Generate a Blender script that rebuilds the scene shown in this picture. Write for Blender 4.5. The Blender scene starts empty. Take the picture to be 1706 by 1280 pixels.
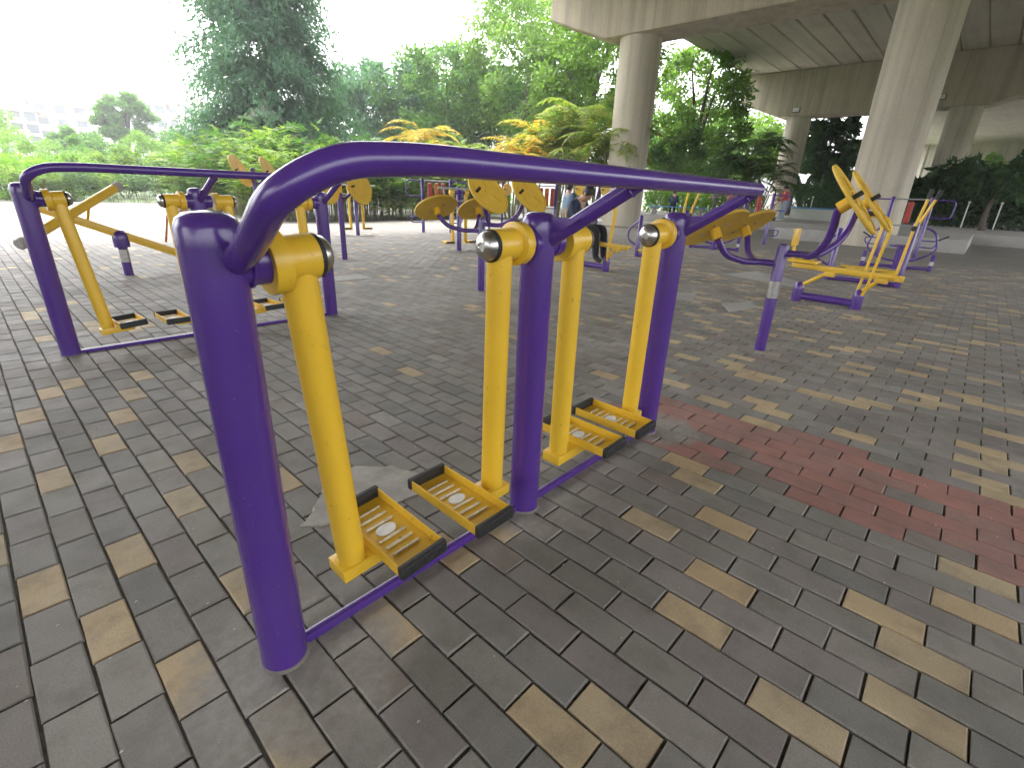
import bpy, bmesh, math, random
import numpy as np
from mathutils import Vector, Matrix
random.seed(7); RNG = np.random.default_rng(7)
S = bpy.context.scene; COL = S.collection
R = math.radians
# ------------------------------------------------------------------ camera
FPX, PITCH, ROLL, YAW, EYE = 810.97, R(21.375), R(2.341), R(42.037), 1.2
_f = Vector((math.cos(YAW)*math.cos(PITCH), math.sin(YAW)*math.cos(PITCH), -math.sin(PITCH)))
_r = Vector((math.sin(YAW), -math.cos(YAW), 0)); _u = _r.cross(_f)
CR = math.cos(ROLL)*_r + math.sin(ROLL)*_u
CU = -math.sin(ROLL)*_r + math.cos(ROLL)*_u
cd = bpy.data.cameras.new('camera'); cam = bpy.data.objects.new('camera', cd); COL.objects.link(cam)
cd.sensor_width = 36; cd.lens = FPX/1706*36; cd.clip_start = .02; cd.clip_end = 3000
m = Matrix((CR, CU, -_f)).transposed().to_4x4(); m.translation = (0, 0, EYE); cam.matrix_world = m
S.camera = cam
def ray(px, py): return (px-853)*CR - (py-640)*CU + FPX*_f
def ground(px, py, z=0.0):
    d = ray(px, py); return Vector((0, 0, EYE)) + d*((z-EYE)/d.z)
# ------------------------------------------------------------------ sky, sun, exposure
W = bpy.data.worlds.new('World'); S.world = W; W.use_nodes = True
nt = W.node_tree; bg = nt.nodes['Background']
sky = nt.nodes.new('ShaderNodeTexSky'); sky.sky_type = 'NISHITA'; sky.sun_disc = False
SUN_EL, SUN_AZ = R(68), R(96)      # azimuth measured from +X towards +Y
sky.sun_elevation = SUN_EL; sky.sun_rotation = R(90) - SUN_AZ
sky.air_density = 1.0; sky.dust_density = 4.0; sky.ozone_density = 1.0
hs = nt.nodes.new('ShaderNodeHueSaturation'); hs.inputs['Saturation'].default_value = .12
nt.links.new(sky.outputs[0], hs.inputs['Color']); nt.links.new(hs.outputs[0], bg.inputs[0])
bg.inputs[1].default_value = .15
sd = bpy.data.lights.new('sun', 'SUN'); sd.energy = .5; sd.angle = R(20); sd.color = (1, .95, .86)
sun = bpy.data.objects.new('sun', sd); COL.objects.link(sun)
sv = Vector((math.cos(SUN_EL)*math.cos(SUN_AZ), math.cos(SUN_EL)*math.sin(SUN_AZ), math.sin(SUN_EL)))
sun.rotation_euler = sv.to_track_quat('Z', 'Y').to_euler()
vs = S.view_settings; vs.view_transform = 'Standard'; vs.look = 'None'; vs.gamma = 1; vs.use_curve_mapping = False
vs.exposure = 3.0
S.render.engine = 'CYCLES'
# ------------------------------------------------------------------ materials
MATS = {}
def newmat(name):
    mt = bpy.data.materials.new(name); mt.use_nodes = True; MATS[name] = mt
    return mt, mt.node_tree, mt.node_tree.nodes['Principled BSDF']
def N(nt, kind, **kw):
    n = nt.nodes.new(kind)
    for k, v in kw.items():
        if k in n.inputs: n.inputs[k].default_value = v
        else: setattr(n, k, v)
    return n
def mixc(nt, fac, a, b, blend='MIX'):
    n = nt.nodes.new('ShaderNodeMix'); n.data_type = 'RGBA'; n.blend_type = blend
    for s, v in ((n.inputs[0], fac), (n.inputs[6], a), (n.inputs[7], b)):
        if hasattr(v, 'is_output'): nt.links.new(v, s)
        elif isinstance(v, (int, float)): s.default_value = v
        else: s.default_value = (*v, 1)
    return n.outputs[2]
def ramp(nt, fac, lo, hi, a=(0, 0, 0), b=(1, 1, 1)):
    n = nt.nodes.new('ShaderNodeValToRGB'); e = n.color_ramp.elements
    e[0].position = lo; e[1].position = hi; e[0].color = (*a, 1); e[1].color = (*b, 1)
    nt.links.new(fac, n.inputs[0]); return n.outputs[0]
def wpos(nt): return nt.nodes.new('ShaderNodeNewGeometry').outputs['Position']
def noise(nt, vec, scale, detail=4, rough=.6, stretch=None):
    if stretch:
        mp = nt.nodes.new('ShaderNodeMapping'); mp.inputs['Scale'].default_value = stretch
        nt.links.new(vec, mp.inputs[0]); vec = mp.outputs[0]
    n = N(nt, 'ShaderNodeTexNoise', Scale=scale, Detail=detail, Roughness=rough)
    nt.links.new(vec, n.inputs['Vector']); return n.outputs[0]
def mulf(nt, s, k):
    n = N(nt, 'ShaderNodeMath', operation='MULTIPLY'); n.inputs[1].default_value = k
    nt.links.new(s, n.inputs[0]); return n.outputs[0]
def bump(nt, p, h, strength, dist):
    b = N(nt, 'ShaderNodeBump', Strength=strength, Distance=dist)
    nt.links.new(h, b.inputs['Height']); nt.links.new(b.outputs[0], p.inputs['Normal'])
def paint(name, col, rough=.3, dirt=(.12, .1, .08), wear=.5, coat=0.0):
    mt, nt, p = newmat(name); pos = wpos(nt)
    a = ramp(nt, noise(nt, pos, 7, 5), .35, .75)
    c = mixc(nt, a, col, tuple(x*.93 for x in col))
    b = ramp(nt, noise(nt, pos, 38, 6, .7), .62, .72)
    mm = N(nt, 'ShaderNodeMath', operation='MULTIPLY'); mm.inputs[1].default_value = wear
    nt.links.new(b, mm.inputs[0])
    c = mixc(nt, mm.outputs[0], c, dirt)
    if name == 'purple':
        c = mixc(nt, mulf(nt, ramp(nt, noise(nt, pos, 130, 3, .6), .70, .74), .55), c, (.26, .23, .26))
        c = mixc(nt, mulf(nt, ramp(nt, noise(nt, pos, 2.2, 5, .6), .45, .8), .30), c, (.11, .075, .18))
    nt.links.new(c, p.inputs['Base Color'])
    r = ramp(nt, noise(nt, pos, 16, 5), .3, .8, (rough*.9,)*3, (min(1, rough*1.25),)*3)
    if name == 'purple': p.inputs['Roughness'].default_value = rough
    else: nt.links.new(r, p.inputs['Roughness'])
    p.inputs['Coat Weight'].default_value = coat; p.inputs['Coat Roughness'].default_value = .12
    return mt
def plain(name, col, rough=.6, metal=0.0, var=.25, scale=20, bmp=0.0):
    mt, nt, p = newmat(name); pos = wpos(nt)
    f = noise(nt, pos, scale, 5)
    c = mixc(nt, ramp(nt, f, .3, .7), tuple(x*(1-var) for x in col), tuple(min(1, x*(1+var*.6)) for x in col))
    nt.links.new(c, p.inputs['Base Color']); p.inputs['Roughness'].default_value = rough
    p.inputs['Metallic'].default_value = metal
    if bmp: bump(nt, p, noise(nt, pos, scale*4, 6, .7), bmp, .01)
    return mt
paint('purple', (.072, .026, .215), .24, (.20, .17, .24), .0, .3)
paint('yellow', (.72, .445, .03), .34, (.26, .15, .03), .75, .1)
paint('yellow_scuffed', (.70, .43, .03), .45, (.07, .055, .03), .85)
paint('yellow_old', (.66, .42, .045), .5, (.22, .14, .04), .8)
plain('rubber', (.018, .018, .018), .6, 0, .3, 60, .3)
plain('steel', (.55, .54, .52), .28, 1.0, .2, 30)
plain('galvanised', (.42, .43, .45), .42, .8, .2, 30)
plain('slot_light', (.72, .66, .52), .5, .0, .3, 60)  # pale tone of light coming through the pedal slots, put into the colour
plain('red_paint', (.36, .04, .03), .4, 0, .2)
plain('orange_paint', (.50, .13, .03), .4, 0, .2)
plain('blue_paint', (.08, .32, .68), .4, 0, .2)
plain('white_paint', (.72, .72, .70), .5)
FEET = ((.33, 1.02, .34), (1.31, 1.05, .22), (2.40, 1.03, .24), (.34, 4.52, .3), (4.56, 1.13, .2))     # cement smears round the post feet
def brickmat(name, pal):
    mt, nt, p = newmat(name); pos = wpos(nt)
    oi = nt.nodes.new('ShaderNodeObjectInfo').outputs['Random']
    gi = nt.nodes.new('ShaderNodeNewGeometry').outputs['Random Per Island']
    ad = N(nt, 'ShaderNodeMath', operation='ADD'); nt.links.new(oi, ad.inputs[0]); nt.links.new(gi, ad.inputs[1])
    fr = N(nt, 'ShaderNodeMath', operation='FRACT'); nt.links.new(ad.outputs[0], fr.inputs[0])
    cr = nt.nodes.new('ShaderNodeValToRGB'); cr.color_ramp.interpolation = 'LINEAR'
    for i, c in enumerate(pal):
        e = cr.color_ramp.elements[i] if i < 2 else cr.color_ramp.elements.new(.5)
        e.position = i/(len(pal)-1)
    for i, c in enumerate(pal):
        cr.color_ramp.elements[i].position = i/(len(pal)-1); cr.color_ramp.elements[i].color = (*c, 1)
    nt.links.new(fr.outputs[0], cr.inputs[0]); c = cr.outputs[0]
    big = ramp(nt, noise(nt, pos, 1.3, 5, .6), .3, .72)
    c = mixc(nt, .55, c, mixc(nt, big, (.62, .6, .56), (1.25, 1.25, 1.25)), 'MULTIPLY')
    st = ramp(nt, noise(nt, pos, 7, 6, .65), .48, .74)
    c = mixc(nt, mulf(nt, st, .5), c, (.115, .103, .088))
    pale = ramp(nt, noise(nt, pos, 3.1, 7, .7), .60, .78)
    c = mixc(nt, mulf(nt, pale, .45), c, (.30, .285, .26))
    gr = noise(nt, pos, 260, 3, .7)
    c = mixc(nt, .55, c, ramp(nt, gr, .25, .75, (.55, .55, .55), (1.35, 1.35, 1.35)), 'MULTIPLY')
    dots = ramp(nt, noise(nt, pos, 90, 2), .735, .76)
    c = mixc(nt, mulf(nt, dots, .5), c, (.06, .055, .05))
    tot = None
    for (fx, fy, fr) in FEET:
        ds = N(nt, 'ShaderNodeVectorMath', operation='DISTANCE'); nt.links.new(pos, ds.inputs[0]); ds.inputs[1].default_value = (fx, fy, 0)
        a1 = N(nt, 'ShaderNodeMath', operation='MULTIPLY_ADD'); nt.links.new(noise(nt, pos, 9, 6, .65), a1.inputs[0]); a1.inputs[1].default_value = -.9*fr; nt.links.new(ds.outputs['Value'], a1.inputs[2])
        mk = ramp(nt, mulf(nt, a1.outputs[0], 1/fr), .18, .50, (1, 1, 1), (0, 0, 0))
        if tot is None: tot = mk
        else:
            mx = N(nt, 'ShaderNodeMath', operation='MAXIMUM'); nt.links.new(tot, mx.inputs[0]); nt.links.new(mk, mx.inputs[1]); tot = mx.outputs[0]
    c = mixc(nt, mulf(nt, tot, .9), c, mixc(nt, ramp(nt, noise(nt, pos, 30, 6, .7), .3, .7), (.21, .196, .176), (.33, .31, .28)))
    nt.links.new(c, p.inputs['Base Color'])
    nt.links.new(ramp(nt, noise(nt, pos, 5, 5), .3, .75, (.58,)*3, (.85,)*3), p.inputs['Roughness'])
    p.inputs['Specular IOR Level'].default_value = .32
    hn = N(nt, 'ShaderNodeMath', operation='ADD')
    nt.links.new(mulf(nt, noise(nt, pos, 180, 4, .7), .5), hn.inputs[0]); nt.links.new(noise(nt, pos, 22, 5), hn.inputs[1])
    bump(nt, p, hn.outputs[0], .38, .006)
    return mt
brickmat('brick_grey', [(0.220, 0.208, 0.191), (0.259, 0.235, 0.223), (0.182, 0.176, 0.160), (0.288, 0.269, 0.244), (0.209, 0.186, 0.180), (0.248, 0.239, 0.216), (0.198, 0.193, 0.183), (0.270, 0.252, 0.232)])
brickmat('brick_tan', [(.44, .345, .215), (.41, .335, .225), (.48, .375, .235), (.43, .325, .20)])
brickmat('brick_red', [(.33, .165, .14), (.305, .165, .142), (.28, .17, .147), (.345, .168, .142)])
brickmat('brick_faded', [(.22, .195, .172), (.21, .175, .158), (.215, .2, .178)])
plain('joint_sand', (.085, .077, .062), .95, 0, .4, 40, .6)
def cement(name, a, b, scale=4):
    mt, nt, p = newmat(name); pos = wpos(nt)
    c = mixc(nt, ramp(nt, noise(nt, pos, scale, 8, .65), .32, .7), a, b)
    c = mixc(nt, .5, c, ramp(nt, noise(nt, pos, scale*25, 4, .7), .25, .75, (.7,)*3, (1.2,)*3), 'MULTIPLY')
    nt.links.new(c, p.inputs['Base Color']); p.inputs['Roughness'].default_value = .75
    bump(nt, p, noise(nt, pos, scale*8, 8, .7), .5, .012); return mt
cement('cement', (.29, .275, .25), (.46, .44, .41), 7)
cement('cement_dark', (.165, .152, .135), (.225, .208, .185), 9)
cement('platform_concrete', (.26, .25, .235), (.36, .35, .33), 1.2)
def concrete(name, a, b, axis, st_=((2.6, 2.6, .09), (5.2, 5.2, .14))):      # cast concrete with drip streaks running down
    mt, nt, p = newmat(name); pos = wpos(nt)
    c = mixc(nt, ramp(nt, noise(nt, pos, .55, 6, .6), .3, .7), a, b)
    st = ramp(nt, noise(nt, pos, 1.0, 6, .7, st_[0]), .46, .66)
    c = mixc(nt, mulf(nt, st, .45), c, tuple(x*.42 for x in a))
    st2 = ramp(nt, noise(nt, pos, 1.0, 5, .6, st_[1]), .56, .70)
    c = mixc(nt, mulf(nt, st2, .40), c, (.45, .42, .36))
    c = mixc(nt, .5, c, ramp(nt, noise(nt, pos, 14, 6, .7), .25, .75, (.8,)*3, (1.15,)*3), 'MULTIPLY')
    nt.links.new(c, p.inputs['Base Color']); p.inputs['Roughness'].default_value = .85
    bump(nt, p, noise(nt, pos, 9, 8, .7), .35, .02); return mt
concrete('concrete', (.40, .345, .265), (.50, .435, .34), 2)
concrete('concrete_column', (.46, .41, .33), (.55, .50, .41), 2)
concrete('concrete_soffit', (.40, .355, .285), (.50, .45, .37), 2, ((.06, 1.1, 1.1), (.2, .8, .8)))
concrete('concrete_pale', (.50, .45, .38), (.60, .55, .48), 2)
def pavemat():
    mt, nt, p = newmat('far_paving'); pos = wpos(nt)
    mp = nt.nodes.new('ShaderNodeMapping'); mp.inputs['Rotation'].default_value = (0, 0, R(90)); nt.links.new(pos, mp.inputs[0])
    br = N(nt, 'ShaderNodeTexBrick', Scale=1.0); br.inputs['Brick Width'].default_value = .216; br.inputs['Row Height'].default_value = .112
    br.inputs['Mortar Size'].default_value = .006; br.inputs['Color1'].default_value = (.165, .155, .14, 1); br.inputs['Color2'].default_value = (.20, .186, .168, 1)
    br.inputs['Mortar'].default_value = (.10, .09, .08, 1); nt.links.new(mp.outputs[0], br.inputs['Vector'])
    c = mixc(nt, .6, br.outputs[0], ramp(nt, noise(nt, pos, .8, 6, .65), .3, .7, (.72,)*3, (1.25,)*3), 'MULTIPLY')
    nt.links.new(c, p.inputs['Base Color']); p.inputs['Roughness'].default_value = .6
pavemat()
plain('soil', (.10, .085, .06), .95, 0, .4, 5, .5)
plain('grass_soil', (.07, .10, .035), .95, 0, .5, 1.5, .5)
plain('bark', (.10, .08, .06), .9, 0, .4, 14, .8)
plain('cane', (.20, .20, .08), .7, 0, .4, 8)
def leaf(name, cols, trans=.4, rough=.62):
    mt, nt, p = newmat(name); g = nt.nodes.new('ShaderNodeNewGeometry')
    cr = nt.nodes.new('ShaderNodeValToRGB')
    while len(cr.color_ramp.elements) < len(cols): cr.color_ramp.elements.new(.5)
    for i, c in enumerate(cols):
        cr.color_ramp.elements[i].position = i/(len(cols)-1); cr.color_ramp.elements[i].color = (*c, 1)
    nt.links.new(g.outputs['Random Per Island'], cr.inputs[0])
    c = mixc(nt, .5, cr.outputs[0], ramp(nt, noise(nt, g.outputs['Position'], .55, 3), .3, .7, (.65,)*3, (1.4,)*3), 'MULTIPLY')
    nt.links.new(c, p.inputs['Base Color']); p.inputs['Roughness'].default_value = rough; p.inputs['Specular IOR Level'].default_value = .25
    tr = nt.nodes.new('ShaderNodeBsdfTranslucent'); nt.links.new(mixc(nt, 1.0, c, (1.25, 1.35, .75), 'MULTIPLY'), tr.inputs[0])
    ms = nt.nodes.new('ShaderNodeMixShader'); ms.inputs[0].default_value = trans
    nt.links.new(p.outputs[0], ms.inputs[1]); nt.links.new(tr.outputs[0], ms.inputs[2])
    nt.links.new(ms.outputs[0], nt.nodes['Material Output'].inputs[0]); return mt
leaf('leaf_palm', [(0.072, 0.156, 0.029), (0.117, 0.208, 0.039), (0.156, 0.260, 0.046), (0.260, 0.312, 0.052)])
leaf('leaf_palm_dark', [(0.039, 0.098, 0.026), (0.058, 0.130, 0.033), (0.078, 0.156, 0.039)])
leaf('leaf_tree', [(0.065, 0.156, 0.036), (0.098, 0.202, 0.049), (0.130, 0.234, 0.058)])
leaf('leaf_tree_light', [(0.117, 0.221, 0.039), (0.156, 0.273, 0.058), (0.195, 0.299, 0.065)])
leaf('leaf_blue', [(.055, .135, .085), (.08, .17, .105), (.10, .20, .115)])
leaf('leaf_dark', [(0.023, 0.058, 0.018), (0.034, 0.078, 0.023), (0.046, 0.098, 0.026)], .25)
leaf('leaf_orange', [(0.715, 0.312, 0.026), (0.650, 0.390, 0.039), (0.338, 0.351, 0.052), (0.182, 0.286, 0.052)])
leaf('leaf_areca', [(0.104, 0.221, 0.036), (0.156, 0.273, 0.046), (0.260, 0.325, 0.052), (0.390, 0.325, 0.065)])
leaf('leaf_hedge', [(0.169, 0.312, 0.039), (0.221, 0.377, 0.052), (0.143, 0.260, 0.039)])
leaf('thatch', [(.26, .24, .20), (.34, .31, .27), (.2, .18, .15)], .1)
plain('skin', (.42, .24, .16), .5, 0, .1)
plain('hair', (.012, .010, .009), .5, 0, .3)
for n_, c_ in dict(cloth_navy=(.022, .032, .07), cloth_black=(.014, .014, .017), cloth_denim=(.17, .25, .34), cloth_khaki=(.33, .27, .17),
                   cloth_red=(.50, .06, .05), cloth_jeans=(.30, .40, .48), cloth_pink=(.42, .10, .14), cloth_olive=(.12, .13, .10), cloth_grey=(.25, .25, .26),
                   cloth_white=(.65, .65, .65), shoe=(.03, .03, .03)).items(): plain(n_, c_, .85, 0, .3, 25, .3)
plain('wall_white', (.66, .64, .62), .8, 0, .12, .3)
plain('wall_cream', (.60, .52, .44), .8, 0, .12, .3)
plain('roof_tile', (.30, .17, .12), .8, 0, .2, 1)
plain('window_glass', (.10, .12, .14), .2, 0, .3, .5)
# ------------------------------------------------------------------ mesh helpers
def V(*a): return Vector(a if len(a) > 1 else a[0])
def frame(d):
    d = V(d).normalized(); a = V(0, 0, 1) if abs(d.z) < .9 else V(1, 0, 0)
    x = d.cross(a).normalized(); return x, d.cross(x)
class MB:
    def __init__(s): s.v = []; s.f = []
    def ring(s, c, x, y, rx, ry, n):
        b = len(s.v)
        for i in range(n):
            t = 2*math.pi*i/n; s.v.append(V(c)+x*(rx*math.cos(t))+y*(ry*math.sin(t)))
        return b
    def skin(s, a, b, n):
        for i in range(n): s.f.append((a+i, a+(i+1) % n, b+(i+1) % n, b+i))
    def capf(s, a, n, flip=False):
        q = tuple(range(a, a+n)); s.f.append(q[::-1] if flip else q)
    def tube(s, pts, r, n=14, caps=True, bev=0.0):
        pts = [V(p) for p in pts]; rs = r if isinstance(r, (list, tuple)) else [r]*len(pts)
        if bev:
            d0 = (pts[1]-pts[0]).normalized(); d1 = (pts[-1]-pts[-2]).normalized()
            pts = [pts[0], pts[0]+d0*bev] + pts[1:-1] + [pts[-1]-d1*bev, pts[-1]]
            rs = [rs[0]-bev, rs[0]] + list(rs[1:-1]) + [rs[-1], rs[-1]-bev]
        x, y = frame(pts[1]-pts[0]); prev = None; first = None
        for i, p in enumerate(pts):
            if i == 0: d = pts[1]-pts[0]
            elif i == len(pts)-1: d = pts[-1]-pts[-2]
            else: d = (pts[i+1]-p).normalized()+(p-pts[i-1]).normalized()
            d.normalize(); x = (x-d*x.dot(d)).normalized(); y = d.cross(x)
            b = s.ring(p, x, y, rs[i], rs[i], n)
            if prev is None: first = b
            else: s.skin(prev, b, n)
            prev = b
        if caps: s.capf(first, n, True); s.capf(prev, n)
        return s
    def lathe(s, c, axis, prof, n=24):      # prof: (distance along axis, radius)
        ax = V(axis).normalized(); x, y = frame(ax); prev = None
        for i, (h, r) in enumerate(prof):
            b = s.ring(V(c)+ax*h, x, y, max(r, 1e-4), max(r, 1e-4), n)
            if prev is None: s.capf(b, n, True)
            else: s.skin(prev, b, n)
            prev = b
        s.capf(prev, n); return s
    def box(s, lo, hi, M=None, bev=0.0):
        x0, y0, z0 = lo; x1, y1, z1 = hi
        if bev:
            bm = bmesh.new(); bmesh.ops.create_cube(bm, size=1)
            for v in bm.verts: v.co = V(x0+(v.co.x+.5)*(x1-x0), y0+(v.co.y+.5)*(y1-y0), z0+(v.co.z+.5)*(z1-z0))
            bmesh.ops.bevel(bm, geom=bm.edges[:], offset=bev, segments=2, affect='EDGES', profile=.5)
            b = len(s.v); bm.verts.index_update()
            s.v += [(M @ v.co if M else v.co.copy()) for v in bm.verts]
            s.f += [tuple(b+v.index for v in f.verts) for f in bm.faces]; bm.free(); return s
        b = len(s.v)
        for p in ((x0,y0,z0),(x1,y0,z0),(x1,y1,z0),(x0,y1,z0),(x0,y0,z1),(x1,y0,z1),(x1,y1,z1),(x0,y1,z1)):
            s.v.append(M @ V(p) if M else V(p))
        for q in ((0,3,2,1),(4,5,6,7),(0,1,5,4),(1,2,6,5),(2,3,7,6),(3,0,4,7)): s.f.append(tuple(b+i for i in q))
        return s
    def prism(s, poly, z0, z1, M=None):
        n = len(poly); b = len(s.v)
        for z in (z0, z1):
            for p in poly: s.v.append(M @ V(p[0], p[1], z) if M else V(p[0], p[1], z))
        s.f.append(tuple(b+i for i in range(n))[::-1]); s.f.append(tuple(b+n+i for i in range(n)))
        for i in range(n): s.f.append((b+i, b+(i+1) % n, b+n+(i+1) % n, b+n+i))
        return s
    def mesh(s, name, mat, smooth=True, ang=38):
        me = bpy.data.meshes.new(name); me.from_pydata([tuple(v) for v in s.v], [], s.f); me.update()
        if mat: me.materials.append(MATS[mat])
        if smooth:
            me.shade_smooth(); me.set_sharp_from_angle(angle=R(ang))
        return me
    def build(s, name, mat, parent=None, smooth=True, ang=38):
        o = bpy.data.objects.new(name, s.mesh(name, mat, smooth, ang)); COL.objects.link(o); o.parent = parent; return o
def bend(pts, rad, k=6):
    pts = [V(p) for p in pts]; out = [pts[0]]
    for i in range(1, len(pts)-1):
        a, p, b = pts[i-1], pts[i], pts[i+1]
        r = min(rad if not isinstance(rad, (list, tuple)) else rad[i-1], (a-p).length*.49, (b-p).length*.49)
        s, e = p+(a-p).normalized()*r, p+(b-p).normalized()*r
        for j in range(k+1):
            t = j/k; out.append(s*(1-t)**2+p*2*t*(1-t)+e*t*t)
    return out+[pts[-1]]
def T(): return MB()
def obj_mesh(name, me, parent=None):
    o = bpy.data.objects.new(name, me); COL.objects.link(o); o.parent = parent; return o
def empty(name, loc=(0, 0, 0), rz=0):
    o = bpy.data.objects.new(name, None); COL.objects.link(o); o.location = loc; o.rotation_euler = (0, 0, rz)
    o.empty_display_size = .1; return o
def tag(o, label, cat, group=None):
    o['label'] = label; o['category'] = cat
    if group: o['group'] = group
    return o
def struct(o): o['kind'] = 'structure'; return o
def copy_tree(o, parent=None):
    c = o.copy(); COL.objects.link(c); c.parent = parent
    for ch in o.children: copy_tree(ch, c)
    return c
def quads(name, verts, nper, mat, parent=None, smooth=False):   # numpy (n*nper,3) -> faces of nper vertices
    verts = np.asarray(verts, np.float32).reshape(-1, 3); n = len(verts)//nper
    me = bpy.data.meshes.new(name); me.vertices.add(len(verts)); me.vertices.foreach_set('co', verts.ravel())
    me.loops.add(n*nper); me.loops.foreach_set('vertex_index', np.arange(n*nper, dtype=np.int32))
    me.polygons.add(n); me.polygons.foreach_set('loop_start', np.arange(0, n*nper, nper, dtype=np.int32))
    me.materials.append(MATS[mat]); me.update(calc_edges=True)
    return me
# ================================================================== GROUND
CP, BP, JT = .1122, .2155, .006          # course pitch, brick pitch along a course, joint
X0, Y0 = .066, -.2076                     # a course line, a head joint on even courses
def sheet(name, lo, hi, z, mat, thick=.0):
    mb = T()
    if thick: mb.box((lo[0], lo[1], z-thick), (hi[0], hi[1], z))
    else:
        mb.v = [V(lo[0], lo[1], z), V(hi[0], lo[1], z), V(hi[0], hi[1], z), V(lo[0], hi[1], z)]; mb.f = [(0, 1, 2, 3)]
    return struct(mb.build(name, mat, None, False))
sheet('ground', (-1500, -1500), (1500, 1500), -.06, 'grass_soil')
sheet('plaza_bed', (-30, -20), (60, 33), -.0085, 'joint_sand')
plaza = struct(empty('plaza_paving'))
RMAX = 15.5
far = T()
def farquad(a, b, c, d): 
    k = len(far.v); far.v += [V(*p, -.003) for p in (a, b, c, d)]; far.f.append((k, k+1, k+2, k+3))
NX, NY = int(26/CP), int(22/BP)
def brick_mesh(name, mat, seed):
    rn = random.Random(seed); hx, hy = (CP-JT)/2, (BP-JT)/2; c = .0042; v = []; 
    for (ix, iy, z) in ((hx-c, hy-c, 0), (hx, hy, -c*1.1), (hx, hy, -.02)):
        for sx, sy in ((-1, -1), (1, -1), (1, 1), (-1, 1)):
            j = .0012
            v.append((sx*ix+rn.uniform(-j, j), sy*iy+rn.uniform(-j, j), z+(rn.uniform(-j, j)*.5 if z == 0 else 0)))
    f = [(0, 1, 2, 3)]
    for a in (0, 4):
        for i in range(4): f.append((a+i, a+4+i, a+4+(i+1) % 4, a+(i+1) % 4))
    me = bpy.data.meshes.new(name); me.from_pydata(v, [], f); me.materials.append(MATS[mat]); me.update(); return me
TANPX = [(1050+.531*x, 600+.531*y) for x, y in ((125,555),(380,553),(380,755),(670,755),(955,750),(100,760),(400,1050),(740,1050),(1070,1010),(970,645),
  (270,395),(220,345),(60,1200),(460,210),(770,250),(1020,262),(1010,350),(1180,340),(1215,440),(300,145),(455,145),(630,115),(820,145),(960,145),
  (1160,145),(760,30),(860,35),(960,20),(1090,65),(1190,245))]
TANPX += [(500+.381*x, 850+.381*y) for x, y in ((450,595),(740,240),(950,830),(920,120),(1600,100),(1550,1050),(80,1030))]
TANPX += [(.5623*x, 560+.5623*y) for x, y in ((170,435),(155,785),(355,920),(410,690),(560,510),(330,330),(570,385),(370,240),(155,170),(100,240),
  (395,170),(20,650),(40,320),(725,790),(870,450),(600,1090),(420,115))]
TAN = [ground(*p) for p in TANPX]
tan_cells = set()
def cell(p):
    i = math.floor((p.x-X0)/CP); off = Y0 + (BP/2 if i % 2 else 0)
    return i, math.floor((p.y-off)/BP)
for p in TAN: tan_cells.add(cell(p))
REDX0, REDX1 = 2.19, 2.86
meshes = {(k, s): brick_mesh('brick', k, s*7+len(k)) for k in ('brick_grey', 'brick_tan', 'brick_red', 'brick_faded') for s in range(4)}
cells = []
for i in range(-30, NX):
    x = X0+(i+.5)*CP; off = Y0+(BP/2 if i % 2 else 0)
    for j in range(-16, NY):
        y = off+(j+.5)*BP; d = math.hypot(x, y)
        if d > RMAX: continue
        q = Vector((x, y, -EYE)); zc = q.dot(_f)
        if zc < .05: continue
        u, w = FPX*q.dot(CR)/zc, -FPX*q.dot(CU)/zc
        if abs(u) > 853+130+60/zc or w > 640+130+60/zc: continue
        rnd = random.random()
        if (i, j) in tan_cells: k = 'brick_tan'
        elif REDX0 < x < REDX1 + (.12 if rnd < .3 else 0) and y < 1.35 + rnd*.1 and x > .2 and not (y < -6): k = 'brick_red' if rnd > .12 else 'brick_faded'
        elif d < 3.2 and x > 0: k = 'brick_grey' if rnd > .03 else 'brick_faded'
        elif (x*.8 - y) > 1.2 and i % 3 == 0 and (j + (i//3)) % 3 == 0 and rnd < .62: k = 'brick_tan'
        else: k = 'brick_grey' if rnd > .16 else ('brick_tan' if rnd < .045 else 'brick_faded')
        inside = abs(u) < 853 and w < 640
        cells.append((zc if inside else zc+100, x, y, k))
cells.sort(key=lambda c: c[0])
def jit(): return random.gauss(0, 1)
bulk = {}
for n_, (zc, x, y, k) in enumerate(cells):
    rot = Matrix.Translation((x+jit()*.0008, y+jit()*.0012, jit()*.0009)) @ Matrix.Rotation(jit()*.006, 4, 'Z') @ Matrix.Rotation(jit()*.0045, 4, 'X') @ Matrix.Rotation(jit()*.006, 4, 'Y')
    me = meshes[(k, random.randrange(4))]
    if n_ < 300:
        o = obj_mesh('brick', me, plaza); o.matrix_local = rot
    else: bulk.setdefault(k, []).append((me, rot))
for k, lst in bulk.items():
    vs_, fs_ = [], []
    base = np.array([v.co[:] for v in lst[0][0].vertices]); F0 = [tuple(p.vertices) for p in lst[0][0].polygons]
    for me, M in lst:
        co = np.array([v.co[:] for v in me.vertices]); A = np.array(M)
        b = len(vs_)*12; vs_.append(co @ A[:3, :3].T + A[:3, 3])
        fs_ += [tuple(b+i for i in f) for f in F0]
    me = bpy.data.meshes.new('paver_field'); me.from_pydata(np.concatenate(vs_).tolist(), [], fs_); me.materials.append(MATS[k]); me.update()
    o = obj_mesh('paver_field', me, plaza); o['kind'] = 'stuff'
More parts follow.
